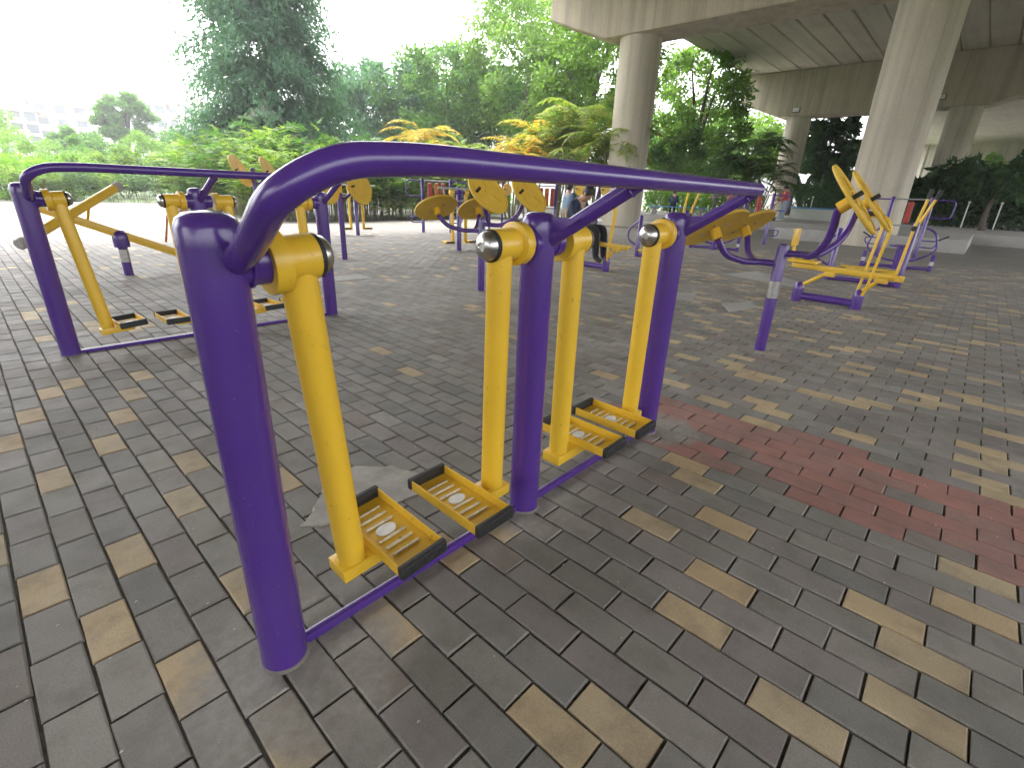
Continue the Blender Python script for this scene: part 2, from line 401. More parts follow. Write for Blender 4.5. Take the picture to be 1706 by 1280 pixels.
# paving too far to pick out single bricks: rings beyond RMAX
mb = T(); n = 64
a0 = mb.ring((0, 0, -.004), V(1, 0, 0), V(0, 1, 0), RMAX-.1, RMAX-.1, n); a1 = mb.ring((0, 0, -.004), V(1, 0, 0), V(0, 1, 0), 34, 34, n); mb.skin(a0, a1, n)
o = mb.build('distant_paving', 'far_paving', plaza, False); 
def patch(label_name, pts, z, mat, seed):      # thin irregular cement smear over the bricks
    rn = random.Random(seed); poly = []
    for i, p in enumerate(pts):
        a = V(*p); b = V(*pts[(i+1) % len(pts)]); k = max(2, int((b-a).length/.03))
        nrm = V(-(b-a).y, (b-a).x).normalized() if (b-a).length else V(0, 0)
        for t in range(k): q = a.lerp(b, t/k); poly.append((q.x+nrm.x*rn.gauss(0, .008), q.y+nrm.y*rn.gauss(0, .008)))
    mb = T(); n = len(poly); c = V(sum(p[0] for p in poly)/n, sum(p[1] for p in poly)/n)
    for k, zz in ((1.0, -.006), (.965, z)):
        for p in poly: mb.v.append(V(c.x+(p[0]-c.x)*k, c.y+(p[1]-c.y)*k, zz+(rn.uniform(0, .001) if k < 1 else 0)))
    mb.v.append(V(c.x, c.y, z+.001))
    for i in range(n):
        j = (i+1) % n; mb.f.append((i, j, n+j, n+i)); mb.f.append((n+i, n+j, 2*n))
    return struct(mb.build(label_name, mat))
def gp(*pp): return [tuple(ground(*p)[:2]) for p in pp]
patch('cement_patch', gp((500, 880), (545, 805), (590, 778), (650, 778), (735, 798), (700, 822), (640, 848), (570, 872)), .005, 'cement', 1)
patch('cement_patch', gp((1205, 457), (1262, 452), (1345, 472), (1330, 479)), .006, 'platform_concrete', 5)
patch('cement_patch', gp((1200, 506), (1250, 503), (1262, 512), (1215, 520)), .006, 'platform_concrete', 6)
patch('cement_patch', gp((1118, 487), (1160, 490), (1155, 502), (1110, 498)), .006, 'platform_concrete', 7)
patch('cement_patch', gp((520, 462), (600, 458), (625, 464), (540, 470)), .006, 'platform_concrete', 8)
# grit and leaf crumbs lying on the paving
rg = np.random.default_rng(77); n = 420; gx = rg.uniform(-.2, 5.5, n); gy = rg.uniform(-1.2, 4.5, n); sz = rg.uniform(.0015, .006, n)
vv = np.stack([np.stack([gx+sz*a_, gy+sz*b_, np.full(n, .0015)+sz*c_], 1) for a_, b_, c_ in ((0, 0, .5), (1, .2, 0), (.1, 1.1, .1), (-.9, .1, 0))], 1)
me = quads('grit', np.concatenate([vv[:, [0, 1, 2]], vv[:, [0, 2, 3]], vv[:, [0, 3, 1]]]).reshape(-1, 3), 3, 'wall_cream')
gr = obj_mesh('grit', me, plaza); gr['kind'] = 'stuff'
# raised terrace and planter block under the viaduct
struct(T().box((27.2, -14, -.05), (75, 26, .40)).build('terrace', 'platform_concrete', None, False))
struct(T().box((20.7, .25, -.05), (27.1, 5.75, .40), None, .02).build('concrete_plinth', 'platform_concrete'))
# ================================================================== VIADUCT
XB = (-3.0, 21.2, 45.4); YL, YR = 16.85, -1.1; SOF = 10.45
via = tag(empty('viaduct', (0, 0, 0)), 'grey concrete road viaduct on round columns roofing the exercise plaza', 'bridge')
def cap_beam(x, hw=.95):
    poly = [(YL, SOF-.02), (YL, 8.5), (13.9, 7.4), (1.9, 7.4), (YR, 8.4), (YR, SOF-.02)]
    mb = T(); n = len(poly); c = .035
    for xx, k in ((x-hw, c), (x-hw+c, 0), (x+hw-c, 0), (x+hw, c)):
        cy = sum(p[0] for p in poly)/n; cz = sum(p[1] for p in poly)/n
        for p in poly: mb.v.append(V(xx, p[0]-math.copysign(k, p[0]-cy), p[1]-math.copysign(k, p[1]-cz)))
    for a in range(3): mb.skin(a*n, a*n+n, n)
    mb.capf(0, n, True); mb.capf(3*n, n)
    return mb.build('cap_beam', 'concrete', via, True, 20)
for x in XB:
    cap_beam(x)
    for y in (2.95, 12.65):
        mb = T(); r = .86
        mb.tube([(x, y, -.05), (x, y, 1.6), (x, y, 1.62), (x, y, 4.4), (x, y, 4.42), (x, y, 7.45)], [r, r, r-.006, r-.006, r, r], 48)
        mb.build('column', 'concrete_column', via)
NS = 14; SW = (YL-YR)/NS
XS = (-27.2, -3.0, 21.2, 45.4, 69.6)
slab_me = {}
for a, b in zip(XS[:-1], XS[1:]):
    for k in range(NS):
        y0 = YR+k*SW+.012; y1 = y0+SW-.024; ch = .05
        key = 's'
        if key not in slab_me:
            L = (b-a)/2-.02; hw = (y1-y0)/2
            prof = [(-hw+ch, SOF), (hw-ch, SOF), (hw, SOF+ch), (hw, SOF+.8), (-hw, SOF+.8), (-hw, SOF+ch)]
            mb = T()
            for xx in (-L, L):
                for p in prof: mb.v.append(V(xx, p[0], p[1]))
            mb.skin(0, 6, 6); mb.capf(0, 6, True); mb.capf(6, 6)
            slab_me[key] = mb.mesh('slab', 'concrete_soffit', False)
        o = obj_mesh('slab', slab_me[key], via); o.location = ((a+b)/2, (y0+y1)/2, random.uniform(-.012, .012))
for y, s in ((YL, 1), (YR, -1)):
    T().box((-27, y-.25+s*.25, SOF+.82), (69, y+.25+s*.25, SOF+1.9)).build('parapet', 'concrete', via)
T().box((-27, YR-.1, SOF+.815), (69, YL+.1, SOF+.95)).build('deck_surface', 'concrete', via, False)
T().box((20.9, YR+.2, SOF-.35), (21.5, YL-.2, SOF-.03)).build('bearing_strip', 'concrete', via, False)
def floodlight(p, lab):
    t = tag(empty('floodlight', p), lab, 'floodlight', 'floodlights on the far cap beam')
    T().box((-.34, -.02, -.02), (-.05, .02, .02)).build('bracket', 'steel', t)
    T().box((-.52, -.26, -.16), (-.34, .26, .16), None, .02).build('housing', 'rubber', t)
    T().box((-.535, -.22, -.13), (-.521, .22, .13)).build('lens', 'white_paint', t)
floodlight((44.5, 12.6, 7.75), 'small grey floodlight on the far cap beam above the slimmer middle column')
floodlight((44.5, 4.3, 7.9), 'small grey floodlight on the far cap beam behind the big right column')
# second, paler carriageway to the right and its abutment
ramp_b = tag(empty('ramp_bridge'), 'pale stained concrete ramp and abutment wall seen behind the right column', 'bridge')
mb = T()
prof = [(-1.5, 10.2), (-1.5, 9.2), (-3.3, 8.4), (-5.2, 6.9), (-11.5, 6.9), (-13, 8.4), (-14.5, 9.2), (-14.5, 10.2)]  # inner edge set close to the viaduct to shut the sky gap
for xx in (-30, 95):  # near stretch runs on unseen past the camera, added to block sky light
    for p in prof: mb.v.append(V(xx, *p))
mb.skin(0, 8, 8); mb.capf(0, 8, True); mb.capf(8, 8); mb.build('girder', 'concrete_pale', ramp_b, False)
T().box((-30, -1.75, 10.2), (95, -1.5, 11.3)).build('parapet', 'concrete_pale', ramp_b, False)
for x in (47, 71): T().box((x-.9, -10.5, -.1), (x+.9, -6.5, 6.95), None, .1).build('pier', 'concrete_pale', ramp_b)
T().box((82, -30, -.1), (84, 9, 9.5)).build('abutment_wall', 'concrete_pale', ramp_b, False)
for k in range(5):
    y = 8.0-k*4.2; T().box((81.8, y-.3, -.1), (81.995, y+.3, 9.3)).build('pilaster', 'concrete_pale', ramp_b, False)
T().box((52, -1.6, 8.6), (84, 9, 9.6)).build('cross_slab', 'concrete_pale', ramp_b, False)
# ================================================================== EQUIPMENT
def air_walker(loc, label, swings):
    t = tag(empty('air_walker', loc), label, 'air walker', 'two-seat air walkers')
    PX_ = (0, .985, 2.0); pr = .0575; hz = 1.05
    for i, x in enumerate(PX_):
        po = T().tube([(x, 0, -.03), (x, 0, 1.085)], pr, 32).build('post', 'purple', t)
        T().lathe((x, 0, 1.083), (0, 0, 1), [(0, pr+.001), (.035, pr+.001), (.052, pr-.006), (.062, pr-.02), (.066, .0)], 32).build('post_cap', 'purple', po)
        T().lathe((x, 0, -.002), (0, 0, 1), [(0, pr+.007), (.004, pr+.006), (.007, pr+.002), (.008, pr)], 32).build('weld_collar', 'cement_dark', po)
        sides = (1,) if i == 0 else ((-1, 1) if i == 1 else (-1,))
        for s in sides: T().tube([(x+s*.02, 0, hz), (x+s*.095, 0, hz)], .049, 32).build('axle_housing', 'purple', po); T().lathe((x+s*(pr-.006), 0, hz), (s, 0, 0), [(0, .049), (.003, .0545), (.009, .0545), (.013, .049)], 32).build('weld_bead', 'purple', po)
        if i:
            T().prism([(-.03, 1.135), (-.165, 1.135), (-.03, 1.05)], -.018, .018, Matrix(((0, 0, 1, x+.01), (1, 0, 0, 0), (0, 1, 0, 0), (0, 0, 0, 1)))).build('gusset', 'purple', po)
    rail = bend([(.03, -.02, 1.05), (.015, -.16, 1.10), (.012, -.29, 1.185), (.10, -.324, 1.238), (.26, -.325, 1.250), (2.06, -.325, 1.255)], [.07, .08, .09, .09], 8)
    ra = T().tube(rail, .0275, 24, True, .006).build('handrail', 'purple', t)
    for x in PX_[1:]:
        T().tube([(x+.01, -.04, 1.06), (x+(.06 if x < 1.5 else .035), -.315, 1.242)], .025, 24).build('rail_strut', 'purple', t)
        sa, sb = V(x+.01, -.04, 1.06), V(x+(.06 if x < 1.5 else .035), -.315, 1.242)
        T().lathe(sa.lerp(sb, .90), sb-sa, [(0, .0245), (.003, .0275), (.008, .0275), (.011, .0245)], 24).build('weld_bead', 'purple', t)
    T().box((.04, -.012, -.004), (1.96, .012, .026), None, .003).build('ground_bar', 'purple', t)
    mid = (.4925, 1.4925)
    for k in range(4):
        b = k//2; s = -1 if k % 2 == 0 else 1       # s: arm left or right of the bay centre
        ax = mid[b]+s*.30; e = -s                     # e: direction towards the pedal
        sw = R(swings[k]); 
        lean = (5.0, 1.0, 1.5, 1.5)[k]; ax += (-.033, .01, .0, .005)[k]
        M = Matrix.Translation((ax, 0, hz)) @ Matrix.Rotation(sw, 4, 'X') @ Matrix.Rotation(R(-lean), 4, 'Y')
        def P_(mb, nm, mat, par, sm=True):
            o = mb.build(nm, mat, par, sm); return o
        arm = T()
        arm.tube([(0, 0, -.02), (0, 0, -.885)], .0405, 28)
        arm.lathe((-e*.052, 0, 0), (e, 0, 0), [(0, .05), (.092, .05)], 32)
        arm.lathe((-e*(.094 if k else .068), 0, 0), (e, 0, 0), [(0, .066), (.004, .068), (.036, .068), (.042, .05)], 32)
        ao = arm.build('swing_arm', 'yellow', t); ao.matrix_local = M
        T().lathe((e*.0405, 0, 0), (e, 0, 0), [(0, .049), (.008, .049), (.012, .046)], 32).build('rubber_ring', 'rubber', ao)
        T().lathe((e*.0525, 0, 0), (e, 0, 0), [(0, .0445), (.012, .042), (.022, .033), (.028, .018), (.029, .014), (.025, .012), (.025, .0)], 32).build('end_cap', 'steel', ao)
        T().tube([(-e*(.073 if k else .047), 0, .062), (-e*(.073 if k else .047), 0, .071)], .008, 10).build('grease_nipple', 'rubber', ao)
        x0, x1 = sorted((-e*.052, e*.150)); T().box((x0, -.045, -.926), (x1, .045, -.8835), None, .003).build('foot_bracket', 'yellow', ao)
        px = e*(.165 if k else .130); hw, hl = .079, .178; zb = -.878
        tr = T(); tr.box((px-hw, -hl, zb-.004), (px+hw, hl, zb), None)
        for q in (-1, 1):
            a, bb = sorted((q*hw, q*(hw-.004))); tr.box((px+a, -hl, zb+.0004), (px+bb, hl, zb+.034))
            a, bb = sorted((q*hl, q*(hl-.004))); tr.box((px-hw+.0041, a, zb+.0004), (px+hw-.0041, bb, zb+.0338))
        tr.build('pedal_tray', 'yellow_scuffed', ao, False)
        for q in (-1, 1):
            yy = q*hl; a, bb = sorted((yy-q*.008, yy+q*.015))
            rb = T(); rb.box((px-hw-.004, a, zb-.006), (px+hw+.004, bb, zb+.037), None, .005)
            for g in range(9):
                xx = px-hw+.014+g*.016; yo = yy+q*.0148; c0, c1 = sorted((yo, yo+q*.0015)); rb.box((xx, c0, zb), (xx+.008, c1, zb+.030))
            rb.build('rubber_edge', 'rubber', ao, True)
        for g in range(7):
            if g == 3: continue
            yy = -.10+g*.036
            T().box((px-.048, yy, zb+.0005), (px+.048, yy+.008, zb+.006), None, .002).build('slot_light_bar', 'slot_light', ao)  # pale raised bars stand in for light through the tread slots
        T().prism([(px+.034*math.cos(q*math.pi/10), .012+.024*math.sin(q*math.pi/10)) for q in range(20)], zb+.0003, zb+.0055).build('tread_boss', 'white_paint', ao)
    return t
air_walker((.32, 1.085, 0), 'purple and yellow two-seat air walker nearest the camera, arched rail across the middle', (2.3, 1.6, .8, .8))
air_walker((.32, 4.565, 0), 'purple and yellow two-seat air walker at far left in front of the seesaw', (-3.5, -1.5, -2, -1.5))

def disc(parent, c, nrm, r=.275, mat='yellow_old', boss=True):
    n_ = V(nrm).normalized(); x, y = frame(n_)
    mb = T().lathe(V(c)-n_*.012, n_, [(0, r*.985), (.006, r), (.018, r), (.024, r*.985), (.024, r*.93), (.017, r*.92), (.017, r*.70), (.022, r*.69), (.022, r*.64), (.017, r*.63), (.017, r*.2), (.026, r*.19), (.028, 0)], 40)
    d = mb.build('wheel_disc', mat, parent)
    for k in range(3):
        a = 2*math.pi*k/3+.4; q = T(); p0 = V(c)+n_*.008; u = x*math.cos(a)+y*math.sin(a); w = n_.cross(u)
        p1 = p0+u*r*.24; p2 = p0+u*r*.60; q.v += [p1+w*.012, p2+w*.03, p2-w*.03, p1-w*.012]; b = [v+n_*.009 for v in q.v]; q.v += b
        for f in ((0, 3, 2, 1), (4, 5, 6, 7), (0, 1, 5, 4), (1, 2, 6, 5), (2, 3, 7, 6), (3, 0, 4, 7)): q.f.append(f)
        q.build('embossed_rib', mat, d, False)
    if boss:
        T().tube([V(c)-n_*.10, V(c)-n_*.0125], .042, 20).build('bearing_hub', 'yellow', d)
        for k in range(4):
            a = k*math.pi/2+.6; p = V(c)+(x*math.cos(a)+y*math.sin(a))*r*.36
            T().lathe(p-n_*.011, -n_, [(0, .014), (.008, .014), (.012, .006)], 10).build('bolt', 'steel', d)
        p = V(c)+x*r*.72+n_*.012
        T().tube([p, p+n_*.06], .016, 14).build('grip_knob', 'rubber', d)
    return d
def tai_chi(loc, label, zl=1.0, zu=1.25, rz=0):
    t = tag(empty('tai_chi_wheel', loc, rz), label, 'exercise wheel', 'four-wheel tai chi stands')
    po = T().tube([(0, 0, -.03), (0, 0, .88), (0, 0, .895), (0, 0, .90)], [.044, .044, .04, .03], 28).build('post', 'purple', t)
    T().tube([(0, 0, .46), (0, 0, .60)], .0455, 28).build('metal_band', 'steel', t)
    for s, z0, zd in ((1, .74, zl), (-1, .83, zu)):
        T().tube([(0, s*.03, z0), (0, s*.16, z0)], .026, 20).build('stub', 'purple', t)
        for dx in (-1, 1):
            e = V(dx*.35, s*.46, zd)
            nrm = V(.12, .54, .84).normalized() if s > 0 else V(.05, -.78, .62).normalized()
            hubp = e-nrm*.10
            T().tube(bend([(0, s*.15, z0), (dx*.10, s*.24, z0-.005), (dx*.27, s*.36, (z0+zd)/2-.08), hubp], [.08, .14], 6), .026, 20).build('curved_arm', 'purple', t)
            disc(t, e, nrm)
    return t
tai_chi((4.54, 1.165, 0), 'four-wheel tai chi stand with silver band at right, post nearest the camera')
tai_chi((4.45, 4.63, 0), 'four-wheel tai chi stand behind the middle post of the nearest air walker', 1.0, 1.2)
def tall_wheel(loc, label, zd, rz=0, h=1.32, r=.29, gap=.31, nr=(.3, -.88, .25)):
    t = tag(empty('tall_wheel_stand', loc, rz), label, 'exercise wheel', 'tall twin-wheel stands')
    T().tube([(0, 0, -.03), (0, 0, h-.02), (0, 0, h)], [.046, .046, .03], 24).build('post', 'purple', t)
    T().tube([(0, 0, h-.22), (0, 0, h-.10)], .0475, 24).build('metal_band', 'yellow', t)
    for s in (-1, 1):
        n_ = V(nr).normalized(); c = V(s*gap, -.14, zd)
        T().tube(bend([(0, 0, h-.30), (s*.12, 0, h-.30), c-n_*.10], .08), .024, 16).build('arm', 'purple', t)
        disc(t, c, n_, r)
    return t
tall_wheel((4.5, 8.17, 0), 'tall twin-wheel stand right of the far-left air walker in front of the palms', 1.2)
tall_wheel((4.5, 11.7, 0), 'tall twin-wheel stand whose two discs rise above the left handrail', 1.42, 0, 1.5, .34, .3, (.66, -.62, .42))

def single_walker(loc, label, rz=0, h=1.28):
    t = tag(empty('single_air_walker', loc, rz), label, 'air walker', 'single-post air walkers')
    T().tube([(0, 0, -.03), (0, 0, h), (0, 0, h+.02)], [.05, .05, .035], 24).build('post', 'purple', t)
    T().tube([(-.16, 0, h-.10), (.16, 0, h-.10)], .04, 20).build('axle', 'purple', t)
    T().tube([(-.5, -.1, h-.03), (.5, -.1, h-.03)], .02, 14).build('handlebar', 'galvanised', t)
    for s in (-1, 1):
        T().tube(bend([(s*.38, -.1, h-.05), (s*.34, -.1, h-.25), (0, -.04, h-.27)], .06), .014, 10).build('handle_brace', 'galvanised', t)
        a = T().tube([(s*.16, 0, h-.10), (s*.17, s*.06, .18)], .036, 18); a.lathe((s*.12, 0, h-.10), (s, 0, 0), [(0, .055), (.09, .055)], 20)
        o = a.build('swing_arm', 'yellow', t)
        T().box((s*.17-.03 if s > 0 else -.36, s*.06-.06, .145), (.36 if s > 0 else -.17+.03, s*.06+.06, .18)).build('foot_bracket', 'yellow', o)
        T().box((s*.28-.09, s*.06-.17, .18), (s*.28+.09, s*.06+.17, .2), None, .004).build('pedal_tray', 'yellow_old', o)
        T().box((s*.28-.09, s*.06-.2, .172), (s*.28+.09, s*.06-.171, .212), None, .004).build('rubber_edge', 'rubber', o)
    return t
single_walker((7.28, 8.28, 0), 'single-post air walker behind the leftmost yellow wheels of the middle tai chi stand', R(-20))
single_walker((7.19, 12.25, 0), 'farthest single-post air walker, in front of the palm thicket', R(-25))

def rider(loc, label, rz=0):           # local +Y is the rear, -Y the front
    t = tag(empty('rowing_rider', loc, rz), label, 'exercise rider', 'rider machines')
    b = T().tube([(0, -.34, .07), (0, .34, .07)], .048, 20); b.build('base_bar', 'purple', t)
    for y in (-.34, .34):
        T().tube([(0, y, -.02), (0, y, .16), (0, y, .215), (0, y, .245)], [.062, .062, .056, .03], 22).build('base_post', 'purple', t)
    T().tube([(0, .33, .20), (0, .06, .40)], .024, 14).build('rear_link', 'yellow', t)
    T().tube([(0, -.33, .20), (0, -.52, .40)], .024, 14).build('front_link', 'yellow', t)
    M = Matrix.Rotation(R(2), 4, 'X')
    T().box((-.035, -.72, .415), (.035, .50, .485), M, .008).build('main_beam', 'yellow', t)
    T().box((-.05, -.02, .36), (.05, .10, .42), M, .008).build('pivot_block', 'yellow', t)
    T().box((-.045, -.58, .37), (.045, -.44, .43), M, .008).build('pivot_block', 'yellow', t)
    T().box((-.16, .20, .49), (.16, .54, .525), M, .015).build('seat', 'yellow', t)
    br = T().tube(bend([(0, .45, .45), (0, .50, .55), (0, .53, .84)], .05), .02, 12).build('back_post', 'yellow', t)
    T().box((-.13, .50, .70), (.13, .53, .92), None, .012).build('backrest', 'yellow', t)
    for s in (-1, 1):
        hb = T().tube(bend([(s*.05, -.34+s*.04, .19), (s*.09, -.36+s*.05, .30), (s*.13, -.42+s*.06, 1.0), (s*.13, -.36+s*.06, 1.10), (s*.13, -.24+s*.06, 1.13)], [.05, .05, .05]), .017, 14).build('handle_lever', 'yellow', t)
        T().tube([(s*.13, -.28+s*.06, 1.122), (s*.13, -.15+s*.06, 1.15)], .021, 14).build('grip', 'rubber', hb)
        T().tube([(s*.04, -.68, .43), (s*.17, -.68, .43)], .022, 12).build('footrest', 'yellow', t)
    return t
rider((7.45, 1.27, 0), 'empty yellow rider machine at right behind the tai chi stand with silver band')
rider((7.48, 5.0, 0), 'yellow rider machine with a man in a dark shirt sitting on it')

def cross_trainer(loc, label, rz=0):
    t = tag(empty('cross_trainer', loc, rz), label, 'cross trainer', 'cross trainers with tall yellow levers')
    T().tube([(0, -.5, .04), (0, .5, .04)], .035, 16).build('base_bar', 'purple', t)
    for y, h in ((-.5, 1.0), (.5, .85)):
        T().tube([(0, y, -.02), (0, y, h), (0, y, h+.02)], [.045, .045, .03], 20).build('post', 'purple', t)
    T().tube([(-.16, -.5, .93), (.16, -.5, .93)], .03, 16).build('axle', 'purple', t)
    for s in (-1, 1):
        lv = T().tube(bend([(s*.17, -.46, .22), (s*.17, -.5, .95), (s*.17, -.60-s*.04, 1.42)], .1), .021, 14).build('lever', 'yellow', t)
        T().lathe((s*.14, -.5, .93), (s, 0, 0), [(0, .04), (.06, .04), (.07, .02)], 16).build('lever_hub', 'rubber', lv)
        T().tube([(s*.17, -.587-s*.035, 1.36), (s*.17, -.61-s*.045, 1.50)], .027, 14).build('grip', 'rubber', lv)
        pl = T().tube([(s*.17, -.46, .22), (s*.17, .38, .20+.04*s)], .022, 12).build('pedal_bar', 'yellow', t)
        T().box((s*.17-.07, -.1, .235), (s*.17+.07, .24, .26), None, .006).build('pedal', 'yellow_old', pl)
    T().tube(bend([(0, .46, .80), (0, .75, .60), (0, .78, .35), (0, .5, .22)], .12), .018, 12).build('curved_guard', 'purple', t)
    return t
cross_trainer((10.2, 1.3, 0), 'cross trainer with crossed yellow levers and black grips at far right')
cross_trainer((10.05, 5.0, 0), 'cross trainer standing just right of the seated man')

def twister(loc, label, rz=0):
    t = tag(empty('waist_twister', loc, rz), label, 'waist twister', 'waist twisters with round seat plates')
    T().tube([(0, 0, -.02), (0, 0, .46)], .06, 22).build('pedestal', 'purple', t)
    T().lathe((0, 0, .46), (0, 0, 1), [(0, .20), (.01, .21), (.03, .21), (.036, .19), (.036, 0)], 28).build('seat_plate', 'purple', t)
    T().tube([(0, -.6, .05), (0, .6, .05)], .03, 14).build('base_bar', 'purple', t)
    for s in (-1, 1):
        T().tube(bend([(0, s*.02, .16), (0, s*.32, .20), (0, s*.62, .42), (0, s*.52, .78), (.05, s*.34, .86)], .14), .02, 12).build('curved_handle', 'purple', t)
        T().tube([(0, s*.6, -.02), (0, s*.6, .34)], .038, 16).build('stub_post', 'purple', t)
        T().tube([(0, s*.6, .12), (0, s*.6, .2)], .0395, 16).build('metal_band', 'steel', t)
        T().tube([(0, s*.57, .62), (0, s*.74, .72)], .015, 10).build('side_grip', 'rubber', t)
    return t
twister((13.5, 1.2, 0), 'purple waist twister with round seat plate in front of the big right column', R(15))
twister((13.6, 5.2, 0), 'purple waist twister seen between the raised yellow wheels right of centre', R(10))

def massager(loc, label, rz=0, n=3):
    t = tag(empty('roller_massager', loc, rz), label, 'massage frame', 'roller massage frames')
    for s in (-1, 1):
        T().tube([(s*.42, 0, -.02), (s*.42, 0, 1.5), (s*.42, 0, 1.52)], [.045, .045, .03], 20).build('post', 'purple', t)
        T().tube(bend([(s*.42, -.02, 1.45), (s*.9, -.02, 1.45), (s*.9, -.02, 1.02), (s*.42, -.02, 1.02)], .1), .018, 10).build('hand_loop', 'purple' if n != 4 else 'galvanised', t)
        T().tube(bend([(s*.42, 0, .45), (s*.8, 0, .45), (s*.75, 0, .28), (s*.42, 0, .28)], .06), .016, 10).build('step_loop', 'purple', t)
    T().tube([(-.42, 0, 1.46), (.42, 0, 1.46)], .02, 12).build('crossbar', 'galvanised', t)
    T().tube([(-.42, 0, .80), (.42, 0, .80)], .02, 12).build('crossbar', 'galvanised', t)
    for k in range(n):
        x = (k-(n-1)/2)*.2
        T().lathe((x, 0, .86), (0, 0, 1), [(0, .05), (.015, .066)] + [(.03+.045*q+dz, rr) for q in range(11) for dz, rr in ((0, .07), (.03, .07), (.036, .062))] + [(.53, .066), (.545, .03)], 18).build('roller', 'red_paint' if (k+n) % 2 else 'orange_paint', t)
    return t
massager((9.93, 12.3, 0), 'massage frame with red and orange rollers left of the yellow wheels, by the hedge', R(-30), 3)
massager((12.9, 10.6, 0), 'massage frame with red rollers and grey loops left of the denim jacket', R(-30), 4)
massager((17.2, 5.4, 0), 'massage frame with red roller in front of the blue bench', R(80), 1)
massager((17.2, 1.6, 0), 'massage frame with purple hand loop against the big right column', R(90), 1)
def arch_wheel(loc, label, rz=0, zd=1.32, h=1.62):
    t = tag(empty('arch_wheel_stand', loc, rz), label, 'exercise wheel', 'arched twin-wheel stands')
    T().tube(bend([(-.22, 0, -.02), (-.22, 0, h), (.22, 0, h), (.22, 0, -.02)], .2, 10), .036, 18).build('arch', 'purple', t)
    for s in (-1, 1):
        n_ = V(s*.55, -.8, .1).normalized(); c = V(s*.36, -.12, zd)
        T().tube([(s*.22, 0, zd-.02), c-n_*.09], .022, 14).build('arm', 'purple', t); disc(t, c, n_, .19, 'yellow')
    return t
arch_wheel((12.4, 12.24, 0), 'arched purple stand with small yellow wheels seen above the middle tai chi wheels', R(-40))
AW = Vector((0, 0, 0))+(lambda d: d*(15.6/math.hypot(d.x, d.y)))(ray(985, 330)); AW.z = 0
arch_wheel(AW, 'arched purple stand with small yellow wheels beside the denim jacket', R(-40), 1.40, 1.66)

# seesaw beyond the left air walker
ss = tag(empty('seesaw', (1.37, 8.16, 0)), 'yellow seesaw beam on a short purple pivot post behind the left air walker', 'seesaw')
T().tube([(0, 0, -.02), (0, 0, .38)], .052, 24).build('pivot_post', 'purple', ss)
T().tube([(0, 0, .17), (0, 0, .33)], .0535, 24).build('metal_band', 'steel', ss)
T().lathe((0, 0, .36), (0, 0, 1), [(0, .088), (.1, .088), (.16, .085), (.2, .06), (.215, .02), (.216, 0)], 24).build('pivot_head', 'purple', ss)
def P8(a, b, c): return (a-1.37, b-8.16, c)
bm_ = T(); d = V(2.34-.70, 0, .135-.875).normalized(); Mx = Matrix.Translation(P8(1.37, 8.16, .52)) @ d.to_track_quat('X', 'Z').to_matrix().to_4x4()
bm_.box((-.85, -.045, -.05), (1.15, .045, .05), Mx, .008); bm_.build('beam', 'yellow', ss)
a, b = V(P8(.44, 7.8, .49)), V(P8(1.50, 8.5, 1.07))
cb = T().tube([a, b], .052, 20).build('seat_tube', 'yellow', ss)
u = (b-a).normalized()
T().tube([b-u*.02, b+u*.09], .06, 20, True, .012).build('end_cap', 'cement', cb)
T().tube([a-u*.08, a+u*.02], .06, 20, True, .012).build('end_cap', 'cement', cb)
T().tube([a+u*.95, V(P8(1.08, 8.16, .66))], .016, 12).build('brace', 'yellow', ss)
T().tube(bend([a+u*.62, a+u*.62+V(-.06, 0, .22), a+u*.62+V(-.16, 0, .30), a+u*.62+V(-.12, 0, .40)], .07), .014, 12).build('handle', 'cane', ss)
for q in (0, .13):
    T().tube([P8(1.86+q*.8, 8.16, .40-q*.4), P8(1.94+q*.8, 8.16, .74)], .014, 12).build('handle_leg', 'orange_paint', ss)
T().tube(bend([P8(1.94, 8.16, .735), P8(1.96, 8.16, .80), P8(2.25, 8.16, .80), P8(2.27, 8.16, .62)], .06), .014, 12).build('handle', 'orange_paint', ss)
# ================================================================== PLANTS
def at(px, py, D, z=None):      # point on the sight line at horizontal distance D from the camera
    d = ray(px, py); k = D/math.hypot(d.x, d.y); p = Vector((0, 0, EYE))+d*k
    if z is not None: p.z = z
    return p
def nrmz(a): return a/np.maximum(np.linalg.norm(a, axis=-1, keepdims=True), 1e-9)
def rhombs(p, d, w):            # base points, long vectors, half-width vectors
    return np.stack([p, p+d*.45+w, p+d, p+d*.45-w], 1)
def crown_leaves(rg, cx, n, size, droop=.25, clump=.45, nc=None, shape=None, fill=.55):
    """leaf faces scattered in clumps through an ellipsoid with radii cx, centred on the origin"""
    cx = np.array(cx); nc = nc or max(18, n//130)
    u = nrmz(rg.normal(size=(nc, 3))); r = rg.uniform(fill, 1.0, (nc, 1))**.6
    c = u*r; 
    if shape: c = shape(c)
    c = c*cx*(1+rg.normal(0, .07, (nc, 1)))
    k = rg.integers(0, nc, n); cr = rg.uniform(.6, 1.3, nc)*clump*cx.mean()*.42
    o = rg.normal(size=(n, 3)); o = nrmz(o)*(rg.random((n, 1))**.5)*cr[k][:, None]; o[:, 2] *= .65
    p = c[k]+o
    d = nrmz(nrmz(o)+rg.normal(0, .6, (n, 3))+np.array([0, 0, -droop])); L = size*rg.uniform(.6, 1.3, (n, 1))
    w = nrmz(np.cross(d, rg.normal(size=(n, 3))))*L*.24
    return rhombs(p, d*L, w).reshape(-1, 3), c
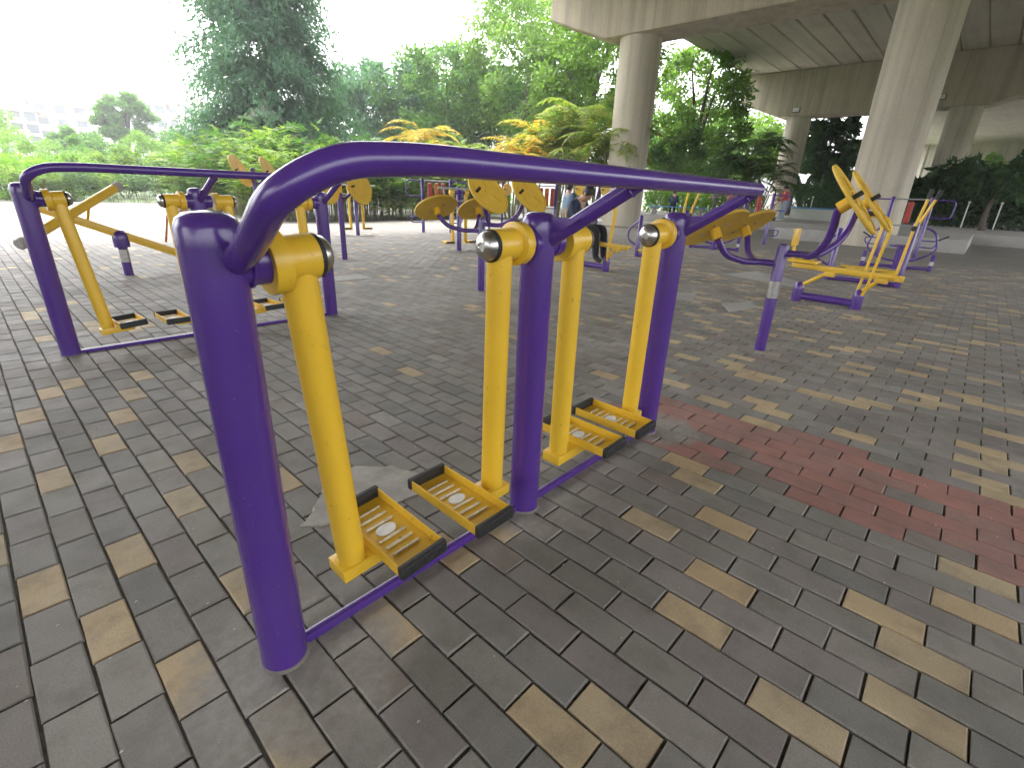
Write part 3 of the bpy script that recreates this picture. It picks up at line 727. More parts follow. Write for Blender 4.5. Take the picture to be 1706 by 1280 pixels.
def branches(base, top_pts, r0, mat, parent, name='limb', trunk_top=None):
    tt = V(trunk_top); b = V(base)
    mid = b.lerp(tt, .5)+V(random.uniform(-.1, .1), random.uniform(-.1, .1), 0)*(tt-b).length
    T().tube(bend([b-V(0, 0, .3), mid, tt], .8, 5), [r0]+[r0*.9-.45*r0*i/7 for i in range(7)] if False else [r0*(1-.45*i/7) for i in range(8)], 10).build('trunk', mat, parent)
    for q in top_pts:
        q = V(q); m_ = tt.lerp(q, .5)+V(0, 0, .12*(q-tt).length)
        T().tube([tt-V(0, 0, .2), m_, q], [r0*.42, r0*.28, r0*.1], 7).build(name, mat, parent)
def tree(loc, label, ctr_z, rad, n, size, mat, group=None, droop=.25, seed=1, nc=None, clump=.45, trunk_r=None, name='broadleaf_tree', shape=None, cat='tree', fill=.55):
    rg = np.random.default_rng(seed); random.seed(seed)
    t = tag(empty(name, loc), label, cat, group)
    vv, c = crown_leaves(rg, rad, n, size, droop, clump, nc, shape, fill)
    o = obj_mesh('crown', quads('crown', vv, 4, mat), t); o.location = (0, 0, ctr_z)
    r0 = trunk_r or max(.05, .035*(ctr_z+rad[2]))
    tips = [(*(c[i]*.8)[:2], c[i][2]*.8+ctr_z) for i in rg.choice(len(c), min(7, len(c)), False)]
    branches((0, 0, 0), tips, r0, 'bark', t, 'limb', (0, 0, max(.3, ctr_z-rad[2]*.55)))
    return t
# --- lady palm clumps (fan leaves on canes), shared meshes
def fan_clump(rg, h, rad, ncane, mat_n):
    F = []; canes = T()
    for i in range(ncane):
        a = rg.uniform(0, 2*math.pi); q = rad*math.sqrt(rg.random()); b = np.array([q*math.cos(a), q*math.sin(a), 0])
        hh = h*rg.uniform(.55, 1.0)*(1-.25*(q/rad)**2); lean = b*rg.uniform(.05, .28)
        tip = b+lean+np.array([0, 0, hh]); 
        if i % 2 == 0: canes.tube([tuple(b), tuple(b+lean*.5+np.array([0, 0, hh*.5])), tuple(tip)], .013, 5, False)
        for k in range(7):
            z = 1-.085*k*rg.uniform(.6, 1.4); org = b+lean*z+np.array([0, 0, hh*z])
            a2 = rg.uniform(0, 2*math.pi); el = rg.uniform(-.1, .85)
            pd = np.array([math.cos(a2)*math.cos(el), math.sin(a2)*math.cos(el), math.sin(el)])
            cpt = org+pd*rg.uniform(.16, .34); L = rg.uniform(.26, .44)
            side = np.cross(pd, [0, 0, 1]); side /= np.linalg.norm(side)+1e-9; up = np.cross(side, pd)
            m_ = 8; th = np.linspace(-1.35, 1.35, m_)+rg.normal(0, .06, m_)
            d = pd*np.cos(th)[:, None]+side*np.sin(th)[:, None]; d = d-np.array([0, 0, 1])*(.18+.25*np.abs(th)[:, None]*.4); d = nrmz(d)
            w = nrmz(np.cross(d, up+rg.normal(0, .25, (m_, 3))))*L*.075
            F.append(rhombs(np.repeat(cpt[None], m_, 0), d*L*rg.uniform(.8, 1.1, (m_, 1)), w))
    return np.concatenate(F).reshape(-1, 3), canes
fan_me = []
for i in range(5):
    rg = np.random.default_rng(40+i); vv, cn = fan_clump(rg, 3.0, 1.05, 46, 0)
    fan_me.append((quads('fronds', vv, 4, ('leaf_palm', 'leaf_palm', 'leaf_palm_dark', 'leaf_palm', 'leaf_palm_dark')[i]), cn.mesh('canes', 'cane')))
NF = 0
ORD = 'first second third fourth fifth sixth seventh eighth ninth tenth eleventh'.split()
def fan_palm(x, y, sc, lab, z=-.06, grp='lady palms of the thicket'):
    global NF
    t = tag(empty('lady_palm', (x, y, z), random.uniform(0, 6.28)), lab, 'palm', grp); fm, cm = fan_me[NF % 5]; NF += 1
    t.scale = (sc*random.uniform(.95, 1.15), sc*random.uniform(.95, 1.15), sc)
    obj_mesh('fronds', fm, t); obj_mesh('canes', cm, t); return t
random.seed(11)
for k in range(11):
    fan_palm(8.2+k*1.05+random.uniform(-.2, .2), 18.6+.10*k+random.uniform(-.25, .25), random.uniform(.8, .98) if k else .9, ORD[k]+' lady palm clump along the thicket front, counted rightwards from its left corner')
for k in range(9):
    fan_palm(9.0+k*1.25, 20.4+.1*k+random.uniform(-.3, .3), random.uniform(1.08, 1.25), ORD[k]+' taller lady palm from the left in the second row of the thicket')
for k in range(9):
    fan_palm(8.0+random.uniform(-.3, .3), 20.0+k*1.25, random.uniform(.85, 1.05), ORD[k]+' lady palm clump along the thicket left side, going back from the corner')
for k in range(8):
    fan_palm(9.6+random.uniform(-.3, .3), 21.5+k*1.4, random.uniform(1.1, 1.3), ORD[k]+' tall lady palm in the inner row behind the thicket left side')
for k in range(8):
    fan_palm(-1.6+k*1.25+random.uniform(-.3, .3), 33.8+random.uniform(-.3, .5), random.uniform(.5, .66), ORD[k]+' low fan palm from the left along the far left plaza edge', -.06, 'low palms along the far left edge')
# low clipped ground cover in front of the thicket, at far left
def shrub(loc, rad, n, size, mat, label, group, seed, name='shrub', cz=None, nc=None, cat='shrub', clump=.5):
    rg = np.random.default_rng(seed); t = tag(empty(name, loc), label, cat, group)
    vv, c = crown_leaves(rg, rad, n, size, .0, clump, nc, lambda c: c*np.array([1, 1, 1]), .35)
    o = obj_mesh('foliage', quads('foliage', vv, 4, mat), t); o.location = (0, 0, cz if cz is not None else rad[2]*.9)
    for i in range(5):
        a = i*1.26; T().tube([(.1*math.cos(a), .1*math.sin(a), -.05), (rad[0]*.5*math.cos(a), rad[1]*.5*math.sin(a), rad[2]*1.1)], [.03, .012], 5).build('stem', 'bark', t)
    return t
i_ = 0
for px, py, D, rx, rz, mat, lab in (
    (25, 300, 37, 2.2, 1.1, 'leaf_hedge', 'rounded bright green shrub at the left edge of the picture'),
    (110, 298, 38, 2.0, 1.1, 'leaf_tree_light', 'rounded light green shrub beyond the left handrail'),
    (200, 282, 42, 2.6, 1.6, 'leaf_palm', 'yellow-green shrub left of the palm thicket'),
    (60, 272, 48, 3.4, 1.7, 'leaf_tree_light', 'hazy pale green shrub mass at far left'),
    (150, 268, 50, 3.0, 1.7, 'leaf_tree', 'hazy mid green shrub below the left apartment block'),
    (10, 250, 60, 4.0, 2.6, 'leaf_tree_light', 'pale green bushy tree top at the far left edge'),
    (250, 262, 50, 3.0, 1.8, 'leaf_tree_light', 'pale shrub behind the yellow-green one'),
    (300, 252, 55, 3.6, 2.2, 'leaf_tree', 'pale green shrub below the right apartment block')):
    p = at(px, py, D); shrub((p.x, p.y, -.06), (rx, rx, rz), 5200, .22, mat, lab, None, 100+i_, 'shrub', max(rz*.85, p.z)); i_ += 1
def far_tree(px, py, D, rpx, hpx, mat, lab, n, size, seed, droop=.25, **k):
    p = at(px, py, D); sc = D/811/math.cos(math.atan(abs(px-853)/811))*1.0
    cs = math.cos(math.atan((px-853)/811)); r, h = rpx*D/811*cs**1.6, hpx*D/811*cs
    return tree((p.x, p.y, -.06), lab, p.z, (r, r, h), n, size, mat, None, droop, seed, **k)
# tall bamboo-like tree, drooping sprays in tiers
def bamboo(loc, label, H, R0, n, seed):
    rg = np.random.default_rng(seed); t = tag(empty('tall_tree', loc), label, 'tree')
    nb = 210; F = []; br = T()
    for i in range(nb):
        z = rg.uniform(.16, 1.0); a = rg.uniform(0, 2*math.pi); rr = R0*(1.02-.62*z)*rg.uniform(.55, 1.12)
        d = np.array([math.cos(a), math.sin(a), 0]); st = np.array([0, 0, z*H])
        pts = [st+d*rr*s+np.array([0, 0, (.9*s-1.35*s*s)*rr*.55]) for s in np.linspace(0, 1, 7)]
        if i % 3 == 0: br.tube([tuple(q) for q in pts], [.05, .045, .04, .03, .025, .02, .01], 5, False)
        m_ = n//nb; s = rg.uniform(.25, 1.05, m_); q = st+d*(rr*s)[:, None]+np.stack([np.zeros(m_), np.zeros(m_), (.9*s-1.35*s*s)*rr*.55], 1)
        q = q+rg.normal(0, .34, (m_, 3))*np.array([1, 1, .75])
        dd = nrmz(d*.5+rg.normal(0, .55, (m_, 3))+np.array([0, 0, -.75])); L = rg.uniform(.17, .36, (m_, 1))
        F.append(rhombs(q, dd*L, nrmz(np.cross(dd, rg.normal(size=(m_, 3))))*L*.17))
    obj_mesh('crown', quads('crown', np.concatenate(F).reshape(-1, 3), 4, 'leaf_blue'), t)
    T().tube([(0, 0, -.3), (.1, 0, H*.5), (0, 0, H*.98)], [.32, .2, .05], 10).build('trunk', 'bark', t)
    br.build('boughs', 'bark', t); return t
p = at(452, 150, 33); bamboo((p.x, p.y, -.06), 'tall dark conical tree with drooping sprays rising above the palm thicket', 17.5, 5.0, 120000, 5)
# shaggy dead-leaf skirt at its foot
p = at(440, 186, 30); rg = np.random.default_rng(3); a = rg.uniform(0, 6.28, 900); rr = rg.uniform(.1, 1.15, 900)
pp = np.stack([rr*np.cos(a), rr*np.sin(a), 1.2-rr*.75+rg.normal(0, .06, 900)], 1); dd = nrmz(np.stack([np.cos(a), np.sin(a), -1.1+0*a], 1)+rg.normal(0, .2, (900, 3)))*.5
th = tag(empty('dry_palm', (p.x, p.y, -.06)), 'shaggy grey dead palm head poking above the thicket', 'palm')
o = obj_mesh('dead_fronds', quads('dead_fronds', rhombs(pp, dd, nrmz(np.cross(dd, rg.normal(size=(900, 3))))*.03).reshape(-1, 3), 4, 'thatch'), th); o.location.z = p.z-.3; o.scale = (.55, .55, .6)
T().tube([(0, 0, -.2), (.05, 0, p.z+.9)], [.16, .1], 8).build('trunk', 'bark', th)
far_tree(645, 178, 46, 85, 58, 'leaf_blue', 'blue-green broadleaf tree right of the tall conical tree', 15000, .36, 21)
far_tree(745, 168, 43, 100, 70, 'leaf_tree', 'mid green tree standing above the arched rail, left of centre', 17000, .34, 22)
far_tree(880, 120, 40, 105, 120, 'leaf_tree_light', 'tall light green tree left of the viaduct end', 22000, .32, 23, fill=.45)
far_tree(985, 120, 36, 95, 110, 'leaf_tree_light', 'tall light green tree right behind the left column', 20000, .30, 24, fill=.45)
far_tree(800, 205, 50, 150, 60, 'leaf_tree', 'darker low tree in the second row above the rail', 14000, .4, 25)
far_tree(1165, 190, 42, 70, 100, 'leaf_tree_light', 'sunlit tree right of the left column, under the deck edge', 15000, .32, 26)
far_tree(1125, 245, 42, 50, 50, 'leaf_tree', 'dark leafy tree low beside the left column', 9000, .28, 27)
far_tree(207, 195, 75, 40, 38, 'leaf_tree', 'hazy round tree between the two apartment blocks', 7000, .5, 28)
far_tree(130, 240, 70, 40, 18, 'leaf_tree', 'hazy low tree in front of the left apartment block', 5000, .5, 29)
far_tree(315, 248, 72, 40, 22, 'leaf_blue', 'hazy tree left of the tall conical tree', 5000, .5, 30)
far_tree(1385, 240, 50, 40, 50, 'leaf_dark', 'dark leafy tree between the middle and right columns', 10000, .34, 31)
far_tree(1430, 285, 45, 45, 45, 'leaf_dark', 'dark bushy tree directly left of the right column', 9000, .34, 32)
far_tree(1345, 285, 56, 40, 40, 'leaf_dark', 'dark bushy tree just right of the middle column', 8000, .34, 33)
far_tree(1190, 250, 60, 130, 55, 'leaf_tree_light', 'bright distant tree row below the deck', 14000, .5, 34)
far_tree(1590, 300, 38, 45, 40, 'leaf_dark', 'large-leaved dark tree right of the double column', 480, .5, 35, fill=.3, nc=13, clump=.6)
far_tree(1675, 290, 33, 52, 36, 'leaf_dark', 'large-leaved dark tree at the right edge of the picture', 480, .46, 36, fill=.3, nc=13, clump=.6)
far_tree(1630, 305, 78, 55, 40, 'leaf_hedge', 'small patch of sunlit foliage beyond the ramp', 5000, .5, 37)
# arching areca palms
def areca(loc, label, H, nst, seed, mat, group='feathery palms left of the left column', spread=1.0, cat='palm'):
    rg = np.random.default_rng(seed); t = tag(empty('areca_palm', loc), label, cat, group); F = []; st = T()
    for i in range(nst):
        a0 = rg.uniform(0, 6.28); lean = rg.uniform(.1, .55)*spread; h = H*rg.uniform(.35, .72); b = np.array([.4*math.cos(a0), .4*math.sin(a0), 0])*rg.random()
        tip = b+np.array([math.cos(a0)*lean, math.sin(a0)*lean, h]); st.tube([tuple(b), tuple(tip)], [.05, .035], 6, False)
        for k in range(8):
            a = rg.uniform(0, 6.28); L = H*rg.uniform(.36, .55); e0 = rg.uniform(.7, 1.35); s = np.linspace(0, 1, 22)
            hor = np.array([math.cos(a), math.sin(a), 0])
            ang = e0-s*rg.uniform(1.5, 2.5); pts = tip+np.cumsum(np.cos(ang)[:, None]*hor+np.sin(ang)[:, None]*np.array([0, 0, 1]), 0)*L/22
            st.tube([tuple(q) for q in pts[::4]], [.018, .015, .012, .01, .007, .005][:len(pts[::4])], 4, False)
            tang = nrmz(np.gradient(pts, axis=0)); side = nrmz(np.cross(tang, [0, 0, 1]))
            for sg in (-1, 1):
                for rep in range(2):
                    pp = pts[2:]+tang[2:]*L/44*rep
                    l_ = (.62*np.sin(np.pi*(s[2:]*.85+.12)))[:, None]*H*.16*rg.uniform(.8, 1.15, (20, 1))
                    dd = nrmz(side[2:]*sg+tang[2:]*.7+np.array([0, 0, -.35])+rg.normal(0, .12, (20, 3)))
                    F.append(rhombs(pp, dd*l_, nrmz(np.cross(dd, np.array([0, 0, 1.])+rg.normal(0, .3, (20, 3))))*l_*.055))
    obj_mesh('fronds', quads('fronds', np.concatenate(F).reshape(-1, 3), 4, mat), t); st.build('stems', 'cane', t); return t
def areca_px(px, pyt, D, H, nst, seed, mat, lab, **k):
    p = at(px, 330, D); return areca((p.x, p.y, -.06), lab, H, nst, seed, mat, **k)
areca_px(985, 0, 27, 6.5, 9, 1, 'leaf_areca', 'large arching feathery palm just left of the left column')
areca_px(930, 0, 27, 5.7, 8, 2, 'leaf_areca', 'arching feathery palm beside the orange-leaved one')
areca_px(1020, 0, 25, 5.3, 7, 3, 'leaf_areca', 'feathery palm partly behind the left column')
areca_px(885, 0, 26.5, 5.1, 8, 4, 'leaf_orange', 'feathery palm with orange leaves above the rail')
areca_px(852, 0, 26, 4.5, 7, 9, 'leaf_orange', 'lower orange palm left of the other orange one')
areca_px(715, 0, 29, 5.2, 9, 5, 'leaf_orange', 'yellowing feathery palm above the highest part of the rail')
areca_px(780, 0, 28, 4.3, 8, 6, 'leaf_areca', 'short feathery palm behind the yellow wheels')
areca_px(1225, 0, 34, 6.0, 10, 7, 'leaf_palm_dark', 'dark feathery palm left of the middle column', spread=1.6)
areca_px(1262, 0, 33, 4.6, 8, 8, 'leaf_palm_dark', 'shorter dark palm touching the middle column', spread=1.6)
# clipped hedges
def hedge(name, a, b, z0, h, w, n, size, mat, label, seed):
    rg = np.random.default_rng(seed); a, b = V(*a), V(*b); L = (b-a).length; c = (a+b)/2
    t = tag(empty(name, (c.x, c.y, z0), math.atan2(b.y-a.y, b.x-a.x)), label, 'hedge')
    p = np.stack([rg.uniform(-L/2, L/2, n), rg.uniform(-w/2, w/2, n), rg.uniform(0, 1, n)**.7*h], 1); p[:, 2] += rg.normal(0, .05, n)+.06*np.sin(p[:, 0]*2.1)
    d = nrmz(rg.normal(size=(n, 3))+np.array([0, -.3, .3]))*size*rg.uniform(.6, 1.3, (n, 1)); w_ = nrmz(np.cross(d, rg.normal(size=(n, 3))))*size*.26
    obj_mesh('foliage', quads('foliage', rhombs(p, d, w_).reshape(-1, 3), 4, mat), t)
    k = int(L/1.2)
    for i in range(k): T().tube([(-L/2+(i+.5)*L/k, 0, -.05), (-L/2+(i+.5)*L/k, .05, h*.8)], [.03, .015], 5).build('stem', 'bark', t)
    return t
pa, pb = at(1075, 330, 36), at(1270, 335, 36)
hedge('clipped_hedge', (pa.x, pa.y), (pb.x, pb.y), .38, 1.35, 1.6, 9000, .16, 'leaf_hedge', 'bright green clipped hedge behind the blue bench', 61)
pa, pb = at(640, 330, 31), at(850, 330, 31)
hedge('clipped_hedge', (pa.x, pa.y), (pb.x, pb.y), -.06, 1.25, 1.6, 9000, .15, 'leaf_hedge', 'yellow-green clipped hedge behind the red and orange rollers', 62)
pa, pb = at(1335, 350, 47), at(1440, 350, 42)
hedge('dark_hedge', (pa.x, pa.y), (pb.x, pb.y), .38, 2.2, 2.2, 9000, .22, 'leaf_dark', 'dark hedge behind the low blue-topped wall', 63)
pa, pb = at(1500, 350, 40), at(1760, 350, 37)
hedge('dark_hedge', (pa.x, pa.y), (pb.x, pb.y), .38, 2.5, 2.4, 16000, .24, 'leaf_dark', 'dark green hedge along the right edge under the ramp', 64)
# ================================================================== FAR BUILDINGS
def apartment(px0, px1, pyt, D, floors, label, mat, seed):
    a, b = at(px0, 300, D), at(px1, 300, D); top = at((px0+px1)/2, pyt, D).z; L = (b-a).length; c = (a+b)/2
    t = tag(empty('apartment_block', (c.x, c.y, 0), math.atan2(b.y-a.y, b.x-a.x)), label, 'building')
    nb = max(3, int(L/4.6)); bw = L/nb; fh = top/floors; rn = random.Random(seed)
    T().box((-L/2, 0, -.1), (L/2, 12, top)).build('wall', mat, t, False)
    rf = T()
    rf.v = [V(-L/2-.8, -.8, top), V(L/2+.8, -.8, top), V(L/2+.8, 12.8, top), V(-L/2-.8, 12.8, top), V(-L/2+3, 6, top+2.4), V(L/2-3, 6, top+2.4)]
    rf.f = [(0, 1, 5, 4), (1, 2, 5), (2, 3, 4, 5), (3, 0, 4), (0, 3, 2, 1)]; rf.build('roof', 'roof_tile', t, False)
    wm = T().box((-.9, -.04, -.8), (.9, .02, .8)).mesh('window', 'window_glass', False); bmh = T().box((-1.7, -1.1, -.55), (1.7, -.02, .45)).mesh('balcony', 'wall_cream', False)
    bay = T().box((-.25, -.9, 0), (.25, -.01, top)).mesh('pier', 'wall_white', False)
    for k in range(nb):
        x = -L/2+(k+.5)*bw
        if k: o = obj_mesh('pier', bay, t); o.location = (x-bw/2, 0, 0)
        for f in range(floors):
            if f*fh+fh < 3.5: continue
            z = (f+.55)*fh
            o = obj_mesh('window', wm, t); o.location = (x, 0, z)
            if (k+seed) % 2 == 0: o = obj_mesh('balcony', bmh, t); o.location = (x, 0, z-fh*.38)
    return t
apartment(18, 92, 186, 150, 6, 'white apartment block with dark windows at far left', 'wall_white', 1)
apartment(84, 176, 176, 165, 6, 'second white apartment block, right of the leftmost one', 'wall_cream', 2)
apartment(236, 300, 172, 160, 6, 'white apartment block between the round tree and the tall conical tree', 'wall_white', 3)
apartment(296, 372, 176, 175, 6, 'apartment block half hidden by the tall conical tree', 'wall_cream', 4)
# ================================================================== BENCHES, WALL, STROLLER
def bench(a, b, z0, label):
    a, b = V(*a), V(*b); L = (b-a).length; c = (a+b)/2
    t = tag(empty('bench', (c.x, c.y, z0), math.atan2(b.y-a.y, b.x-a.x)), label, 'bench', 'long blue benches')
    for k in range(4): T().box((-L/2, -.24+k*.125, .42), (L/2, -.13+k*.125, .46), None, .008).build('seat_slat', 'blue_paint', t)
    k = max(2, int(L/2.5))
    for i in range(k): 
        x = -L/2+.4+i*(L-.8)/(k-1); T().box((x-.12, -.2, -.02), (x+.12, .2, .415), None, .02).build('leg', 'cement', t)
    return t
TZ = .40
pa, pb = at(1078, 350, 31), at(1180, 350, 31); bench((pa.x, pa.y), (pb.x, pb.y), TZ, 'long blue slatted bench beside the left column with a man on it')
pa, pb = at(1192, 352, 31.5), at(1278, 353, 31.5); bench((pa.x, pa.y), (pb.x, pb.y), TZ, 'long blue slatted bench left of the middle column')
pa, pb = at(1322, 352, 37), at(1405, 356, 34.5)
c = (pa+pb)/2; w = tag(empty('low_wall', (c.x, c.y, TZ), math.atan2((pb-pa).y, (pb-pa).x)), 'low white concrete wall with blue top right of the person in red', 'wall'); L = (pb-pa).length
T().box((-L/2, -.25, -.02), (L/2, .25, .62), None, .02).build('wall_body', 'white_paint', w)
T().box((-L/2-.03, -.29, .622), (L/2+1.2, .29, .70), None, .01).build('wall_top', 'blue_paint', w)
for px, lab in ((1347, 'thin white marker post behind the low blue-topped wall'), (1607, 'thin white marker post in front of the dark right hedge'), (1662, 'thin white marker post near the right edge of the picture')):
    p = at(px, 360, 36); t = tag(empty('marker_post', (p.x, p.y, TZ)), lab, 'post', 'thin white marker posts')
    T().tube([(0, 0, -.02), (0, 0, 1.25)], .03, 10).build('pole', 'white_paint', t); T().lathe((0, 0, 1.25), (0, 0, 1), [(0, .05), (.03, .07), (.07, .05), (.09, 0)], 12).build('cap', 'white_paint', t)
# ================================================================== PEOPLE
def person(loc, rz, label, J, zones, hair_long=False):
    """J: joints in local metres, facing +X; zones: cloth for torso, upper arm, forearm, thigh, shin"""
    t_obj = None
    vs_, es_, rs_, zn = [], [], [], []
    def add(p, r, z, par=None):
        vs_.append(V(*p)); rs_.append(r); zn.append(z); i = len(vs_)-1
        if par is not None: es_.append((par, i))
        return i
    pel = add(J['pelvis'], .165, 'thigh'); sp = add(J['spine'], .155, 'torso', pel); ch = add(J['chest'], .172, 'torso', sp)
    nk = add(J['neck'], .066, 'skin', ch); h = V(*J['head']); ax = (h-V(*J['neck'])).normalized(); fw = V(*J.get('face', (1, 0, 0)))
    fw = (fw-ax*fw.dot(ax)).normalized()
    h0 = add(h-ax*.045+fw*.015, .080, 'skin', nk); h1 = add(h+ax*.03, .094, 'skin', h0); h2 = add(h+ax*.085-fw*.01, .07, 'skin', h1)
    for s in ('l', 'r'):
        a = add(J['sh_'+s], .078, 'torso', ch); b = add(J['el_'+s], .054, 'upper', a); c = add(J['ha_'+s], .036, 'fore', b)
        d = (V(*J['ha_'+s])-V(*J['el_'+s])).normalized(); palm = add(V(*J['ha_'+s])+d*.07, .034, 'skin', c)
        sd_ = d.cross(V(0, 0, 1)); sd_ = sd_.normalized() if sd_.length > .1 else V(0, 1, 0)
        for q in range(4):
            o = sd_*(q-1.5)*.018; k1 = add(V(*J['ha_'+s])+d*.115+o, .0095, 'skin', palm); add(V(*J['ha_'+s])+d*(.135+.012*(1.5-abs(q-1.5)))+o-V(0, 0, .022), .0085, 'skin', k1)
        k1 = add(V(*J['ha_'+s])+d*.075+sd_*(.045 if s == 'l' else -.045), .0105, 'skin', palm)
        hp = add(J['hip_'+s], .112, 'thigh', pel); kn = add(J['kn_'+s], .078, 'thigh', hp); an = add(J['an_'+s], .055, 'shin', kn); add(J['toe_'+s], .042, 'shoe', an)
    me = bpy.data.meshes.new('body'); me.from_pydata([tuple(v) for v in vs_], es_, []); o = bpy.data.objects.new('person_body', me); COL.objects.link(o)
    sk = o.modifiers.new('skin', 'SKIN'); sk.use_smooth_shade = True
    for i, dsk in enumerate(me.skin_vertices[0].data): dsk.radius = (rs_[i], rs_[i]); dsk.use_root = (i == 0)
    ss_ = o.modifiers.new('sub', 'SUBSURF'); ss_.levels = ss_.render_levels = 2
    dg = bpy.context.evaluated_depsgraph_get(); m2 = bpy.data.meshes.new_from_object(o.evaluated_get(dg)); bpy.data.objects.remove(o); bpy.data.meshes.remove(me)
    order = ['skin', 'torso', 'upper', 'fore', 'thigh', 'shin', 'shoe']; m2.materials.clear()
    for z in order: m2.materials.append(MATS[zones.get(z, 'skin')])
    segs = [(vs_[a], vs_[b], zn[b]) for a, b in es_]
    A = np.array([tuple(a) for a, b, z in segs]); B = np.array([tuple(b) for a, b, z in segs]); Z = [order.index(z) for a, b, z in segs]
    for pl in m2.polygons:
        c = np.array(pl.center); ab = B-A; tt_ = np.clip(((c-A)*ab).sum(1)/np.maximum((ab*ab).sum(1), 1e-9), 0, 1); dd = np.linalg.norm(A+ab*tt_[:, None]-c, axis=1)
        pl.material_index = Z[int(dd.argmin())]
    m2.shade_smooth(); m2.name = 'body'
    t = tag(empty('person', loc, rz), label, 'person', None); obj_mesh('body', m2, t)
    # hair cap, eyes and nose
    x, y = fw, ax.cross(fw); hr = T(); n1, n2 = 20, 9; c = h+ax*.035-fw*.012
    for i in range(n2+1):
        ph = (i/n2)*2.45
        for j in range(n1):
            th_ = 2*math.pi*j/n1; front = max(0, math.cos(th_)); pp = min(ph, 2.45-1.4*front); rr = .108
            hr.v.append(c+ax*(rr*1.08*math.cos(pp))+(x*math.cos(th_)*1.08+y*math.sin(th_)*.92)*rr*math.sin(pp))
    for i in range(n2): hr.skin(i*n1, (i+1)*n1, n1)
    hr.build('hair', zones.get('hair', 'hair'), t)
    for s in (-1, 1):
        T().lathe(h+fw*.086+y*s*.033+ax*.012, fw, [(0, .010), (.006, .009), (.009, 0)], 8).build('eye', 'hair', t)
        T().lathe(h+y*s*.088+ax*.0, y*s, [(-.01, .02), (.01, .026), (.016, .015)], 10).build('ear', 'skin', t)
    T().tube([h+fw*.082+ax*.015, h+fw*.108-ax*.022, h+fw*.088-ax*.03], [.008, .014, .009], 8).build('nose', 'skin', t)
    return t
def stand(step=.0, arms=((.0, .0), (.0, .0)), lean=0.0):
    J = dict(pelvis=(0, 0, .90), spine=(lean*.3, 0, 1.06), chest=(lean*.7, 0, 1.26), neck=(lean, 0, 1.41), head=(lean*1.2+.02, 0, 1.535))
    for s, q, (ax_, az_) in (('l', 1, arms[0]), ('r', -1, arms[1])):
        J['sh_'+s] = (lean*.8, q*.175, 1.34); J['el_'+s] = (lean*.8+ax_*.5-.02, q*.215, 1.07+az_*.45); J['ha_'+s] = (lean*.8+ax_, q*.19, .86+az_)
        J['hip_'+s] = (0, q*.085, .86); J['kn_'+s] = (.03+step*q*.5, q*.09, .48); J['an_'+s] = (step*q, q*.09, .085); J['toe_'+s] = (step*q+.15, q*.10, .04)
    return J
def sit(seat=.45, lean=.15, hands=(.34, .30), knee=.42, foot=.10):
    J = dict(pelvis=(0, 0, seat+.10), spine=(-.01, 0, seat+.27), chest=(lean*.7, 0, seat+.46), neck=(lean*1.2, 0, seat+.60), head=(lean*1.6+.03, 0, seat+.725))
    for s, q in (('l', 1), ('r', -1)):
        J['sh_'+s] = (lean*.85, q*.175, seat+.53); J['el_'+s] = (lean*.85+.12, q*.23, seat+.28); J['ha_'+s] = (hands[0], q*.06, seat+hands[1])
        J['hip_'+s] = (.03, q*.09, seat+.085); J['kn_'+s] = (knee, q*.11, seat+.09); J['an_'+s] = (knee+foot, q*.11, .10); J['toe_'+s] = (knee+foot+.15, q*.12, .055)
    return J
J = dict(pelvis=(.06, 0, .63), spine=(.03, 0, .80), chest=(.09, 0, .99), neck=(.17, 0, 1.125), head=(.285, 0, 1.225), face=(.72, 0, -.69))
for s_, q in (('l', 1), ('r', -1)):
    J['sh_'+s_] = (.11, q*.18, 1.055); J['el_'+s_] = (.21, q*.25, .82); J['ha_'+s_] = (.41, q*.07, .86); J['hip_'+s_] = (.10, q*.09, .615)
    J['kn_'+s_] = (.60, q*.12, .68); J['an_'+s_] = (.64, q*.12, .20); J['toe_'+s_] = (.77, q*.13, .15)
person((7.48, 5.45, .015), R(-90), 'man in dark navy shirt and black trousers sitting bowed on the yellow rider machine', J,
       dict(torso='cloth_navy', upper='cloth_navy', fore='skin', thigh='cloth_black', shin='cloth_black', shoe='shoe'))
ph = tag(empty('phone', (7.48, 4.90, .90)), 'small pale phone held by the man on the rider machine', 'phone'); M_ = Matrix.Rotation(R(-40), 4, 'X')
T().box((-.036, -.004, -.075), (.036, .004, .075), M_, .003).build('case', 'cloth_white', ph); T().box((-.032, .0042, -.07), (.032, .005, .07), M_).build('screen', 'window_glass', ph)
p = at(946, 330, 15)
dp = person((p.x, p.y, 0), math.atan2(AW.y-p.y, AW.x-p.x), 'person in a blue denim jacket and khaki trousers seen from behind at the wheel', stand(.03, ((.42, .40), (.40, .42)), .03),
       dict(torso='cloth_denim', upper='cloth_denim', fore='cloth_denim', thigh='cloth_khaki', shin='cloth_khaki', shoe='shoe')); dp.scale = (.91, .91, .91)
p = at(1121, 345, 30.9)
person((p.x, p.y, TZ), R(28), 'man in a dark blue top sitting on the blue bench by the left column', sit(.44, .14, (.30, .2)),
       dict(torso='cloth_navy', upper='cloth_navy', fore='cloth_navy', thigh='cloth_black', shin='cloth_black', shoe='shoe'))
p = at(1190, 345, 30)
person((p.x, p.y, TZ), R(120), 'person in olive grey clothes moving by the purple frame, left of the pink one', stand(.12, ((.25, .15), (-.1, .05)), .08),
       dict(torso='cloth_grey', upper='cloth_grey', fore='skin', thigh='cloth_olive', shin='cloth_olive', shoe='shoe'))
p = at(1216, 345, 31)
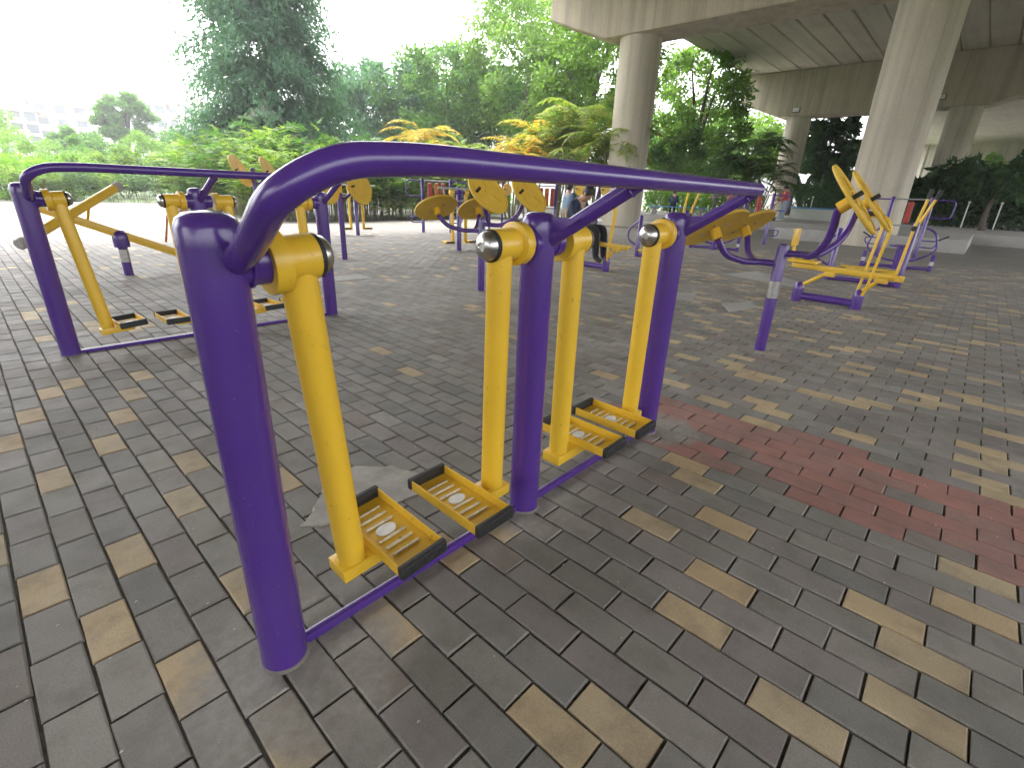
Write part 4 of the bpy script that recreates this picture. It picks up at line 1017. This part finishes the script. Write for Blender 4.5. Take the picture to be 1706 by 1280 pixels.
person((p.x, p.y, TZ), R(150), 'person in a pink top standing behind the raised yellow wheels', stand(.02, ((.2, .3), (.22, .3)), .0),
       dict(torso='cloth_pink', upper='cloth_pink', fore='skin', thigh='cloth_black', shin='cloth_black', shoe='shoe'))
p = at(1303, 355, 30)
person((p.x, p.y, TZ), math.atan2(CR.y, CR.x)+math.pi, 'person in a red top and pale jeans pushing a stroller by the middle column', stand(.16, ((.36, .20), (.34, .2)), .06),
       dict(torso='cloth_red', upper='cloth_red', fore='skin', thigh='cloth_jeans', shin='cloth_jeans', shoe='cloth_white'))
q = p - CR*.75; st = tag(empty('stroller', (q.x, q.y, TZ), math.atan2(CR.y, CR.x)+math.pi), 'folding stroller with reddish tubes in front of the person in red', 'stroller')
for s in (-.22, .22):
    T().tube(bend([(-.42, s, 1.0), (-.3, s, .92), (.45, s, .12)], .08), .022, 8).build('frame_tube', 'red_paint', st)
    T().tube([(.25, s, .72), (-.25, s, .12)], .022, 8).build('frame_tube', 'red_paint', st)
    for x in (-.27, .45):
        wl = T().lathe((x, s-.02, .10), (0, 1, 0), [(0, .06), (.005, .10), (.035, .10), (.04, .06)], 16).build('wheel', 'rubber', st)
T().tube([(-.42, -.22, 1.0), (-.42, .22, 1.0)], .026, 8).build('push_handle', 'rubber', st)
T().box((-.05, -.2, .40), (.3, .2, .44), None, .02).build('seat', 'red_paint', st)
T().box((-.12, -.2, .44), (-.06, .2, .85), Matrix.Rotation(R(-8), 4, 'Y'), .02).build('seat_back', 'cloth_grey', st)

# ================================================================== HAZE
hz = T().box((-60, -60, -1.1), (260, 260, 24)).build('haze', None, None, False); hz['kind'] = 'stuff'
hm = bpy.data.materials.new('haze'); hm.use_nodes = True; hn_ = hm.node_tree; hn_.nodes.remove(hn_.nodes['Principled BSDF'])
pv = hn_.nodes.new('ShaderNodeVolumePrincipled'); pv.inputs['Color'].default_value = (.95, .97, 1, 1); pv.inputs['Density'].default_value = .0015; pv.inputs['Anisotropy'].default_value = .5
hn_.links.new(pv.outputs[0], hn_.nodes['Material Output'].inputs['Volume']); hz.data.materials.append(hm)
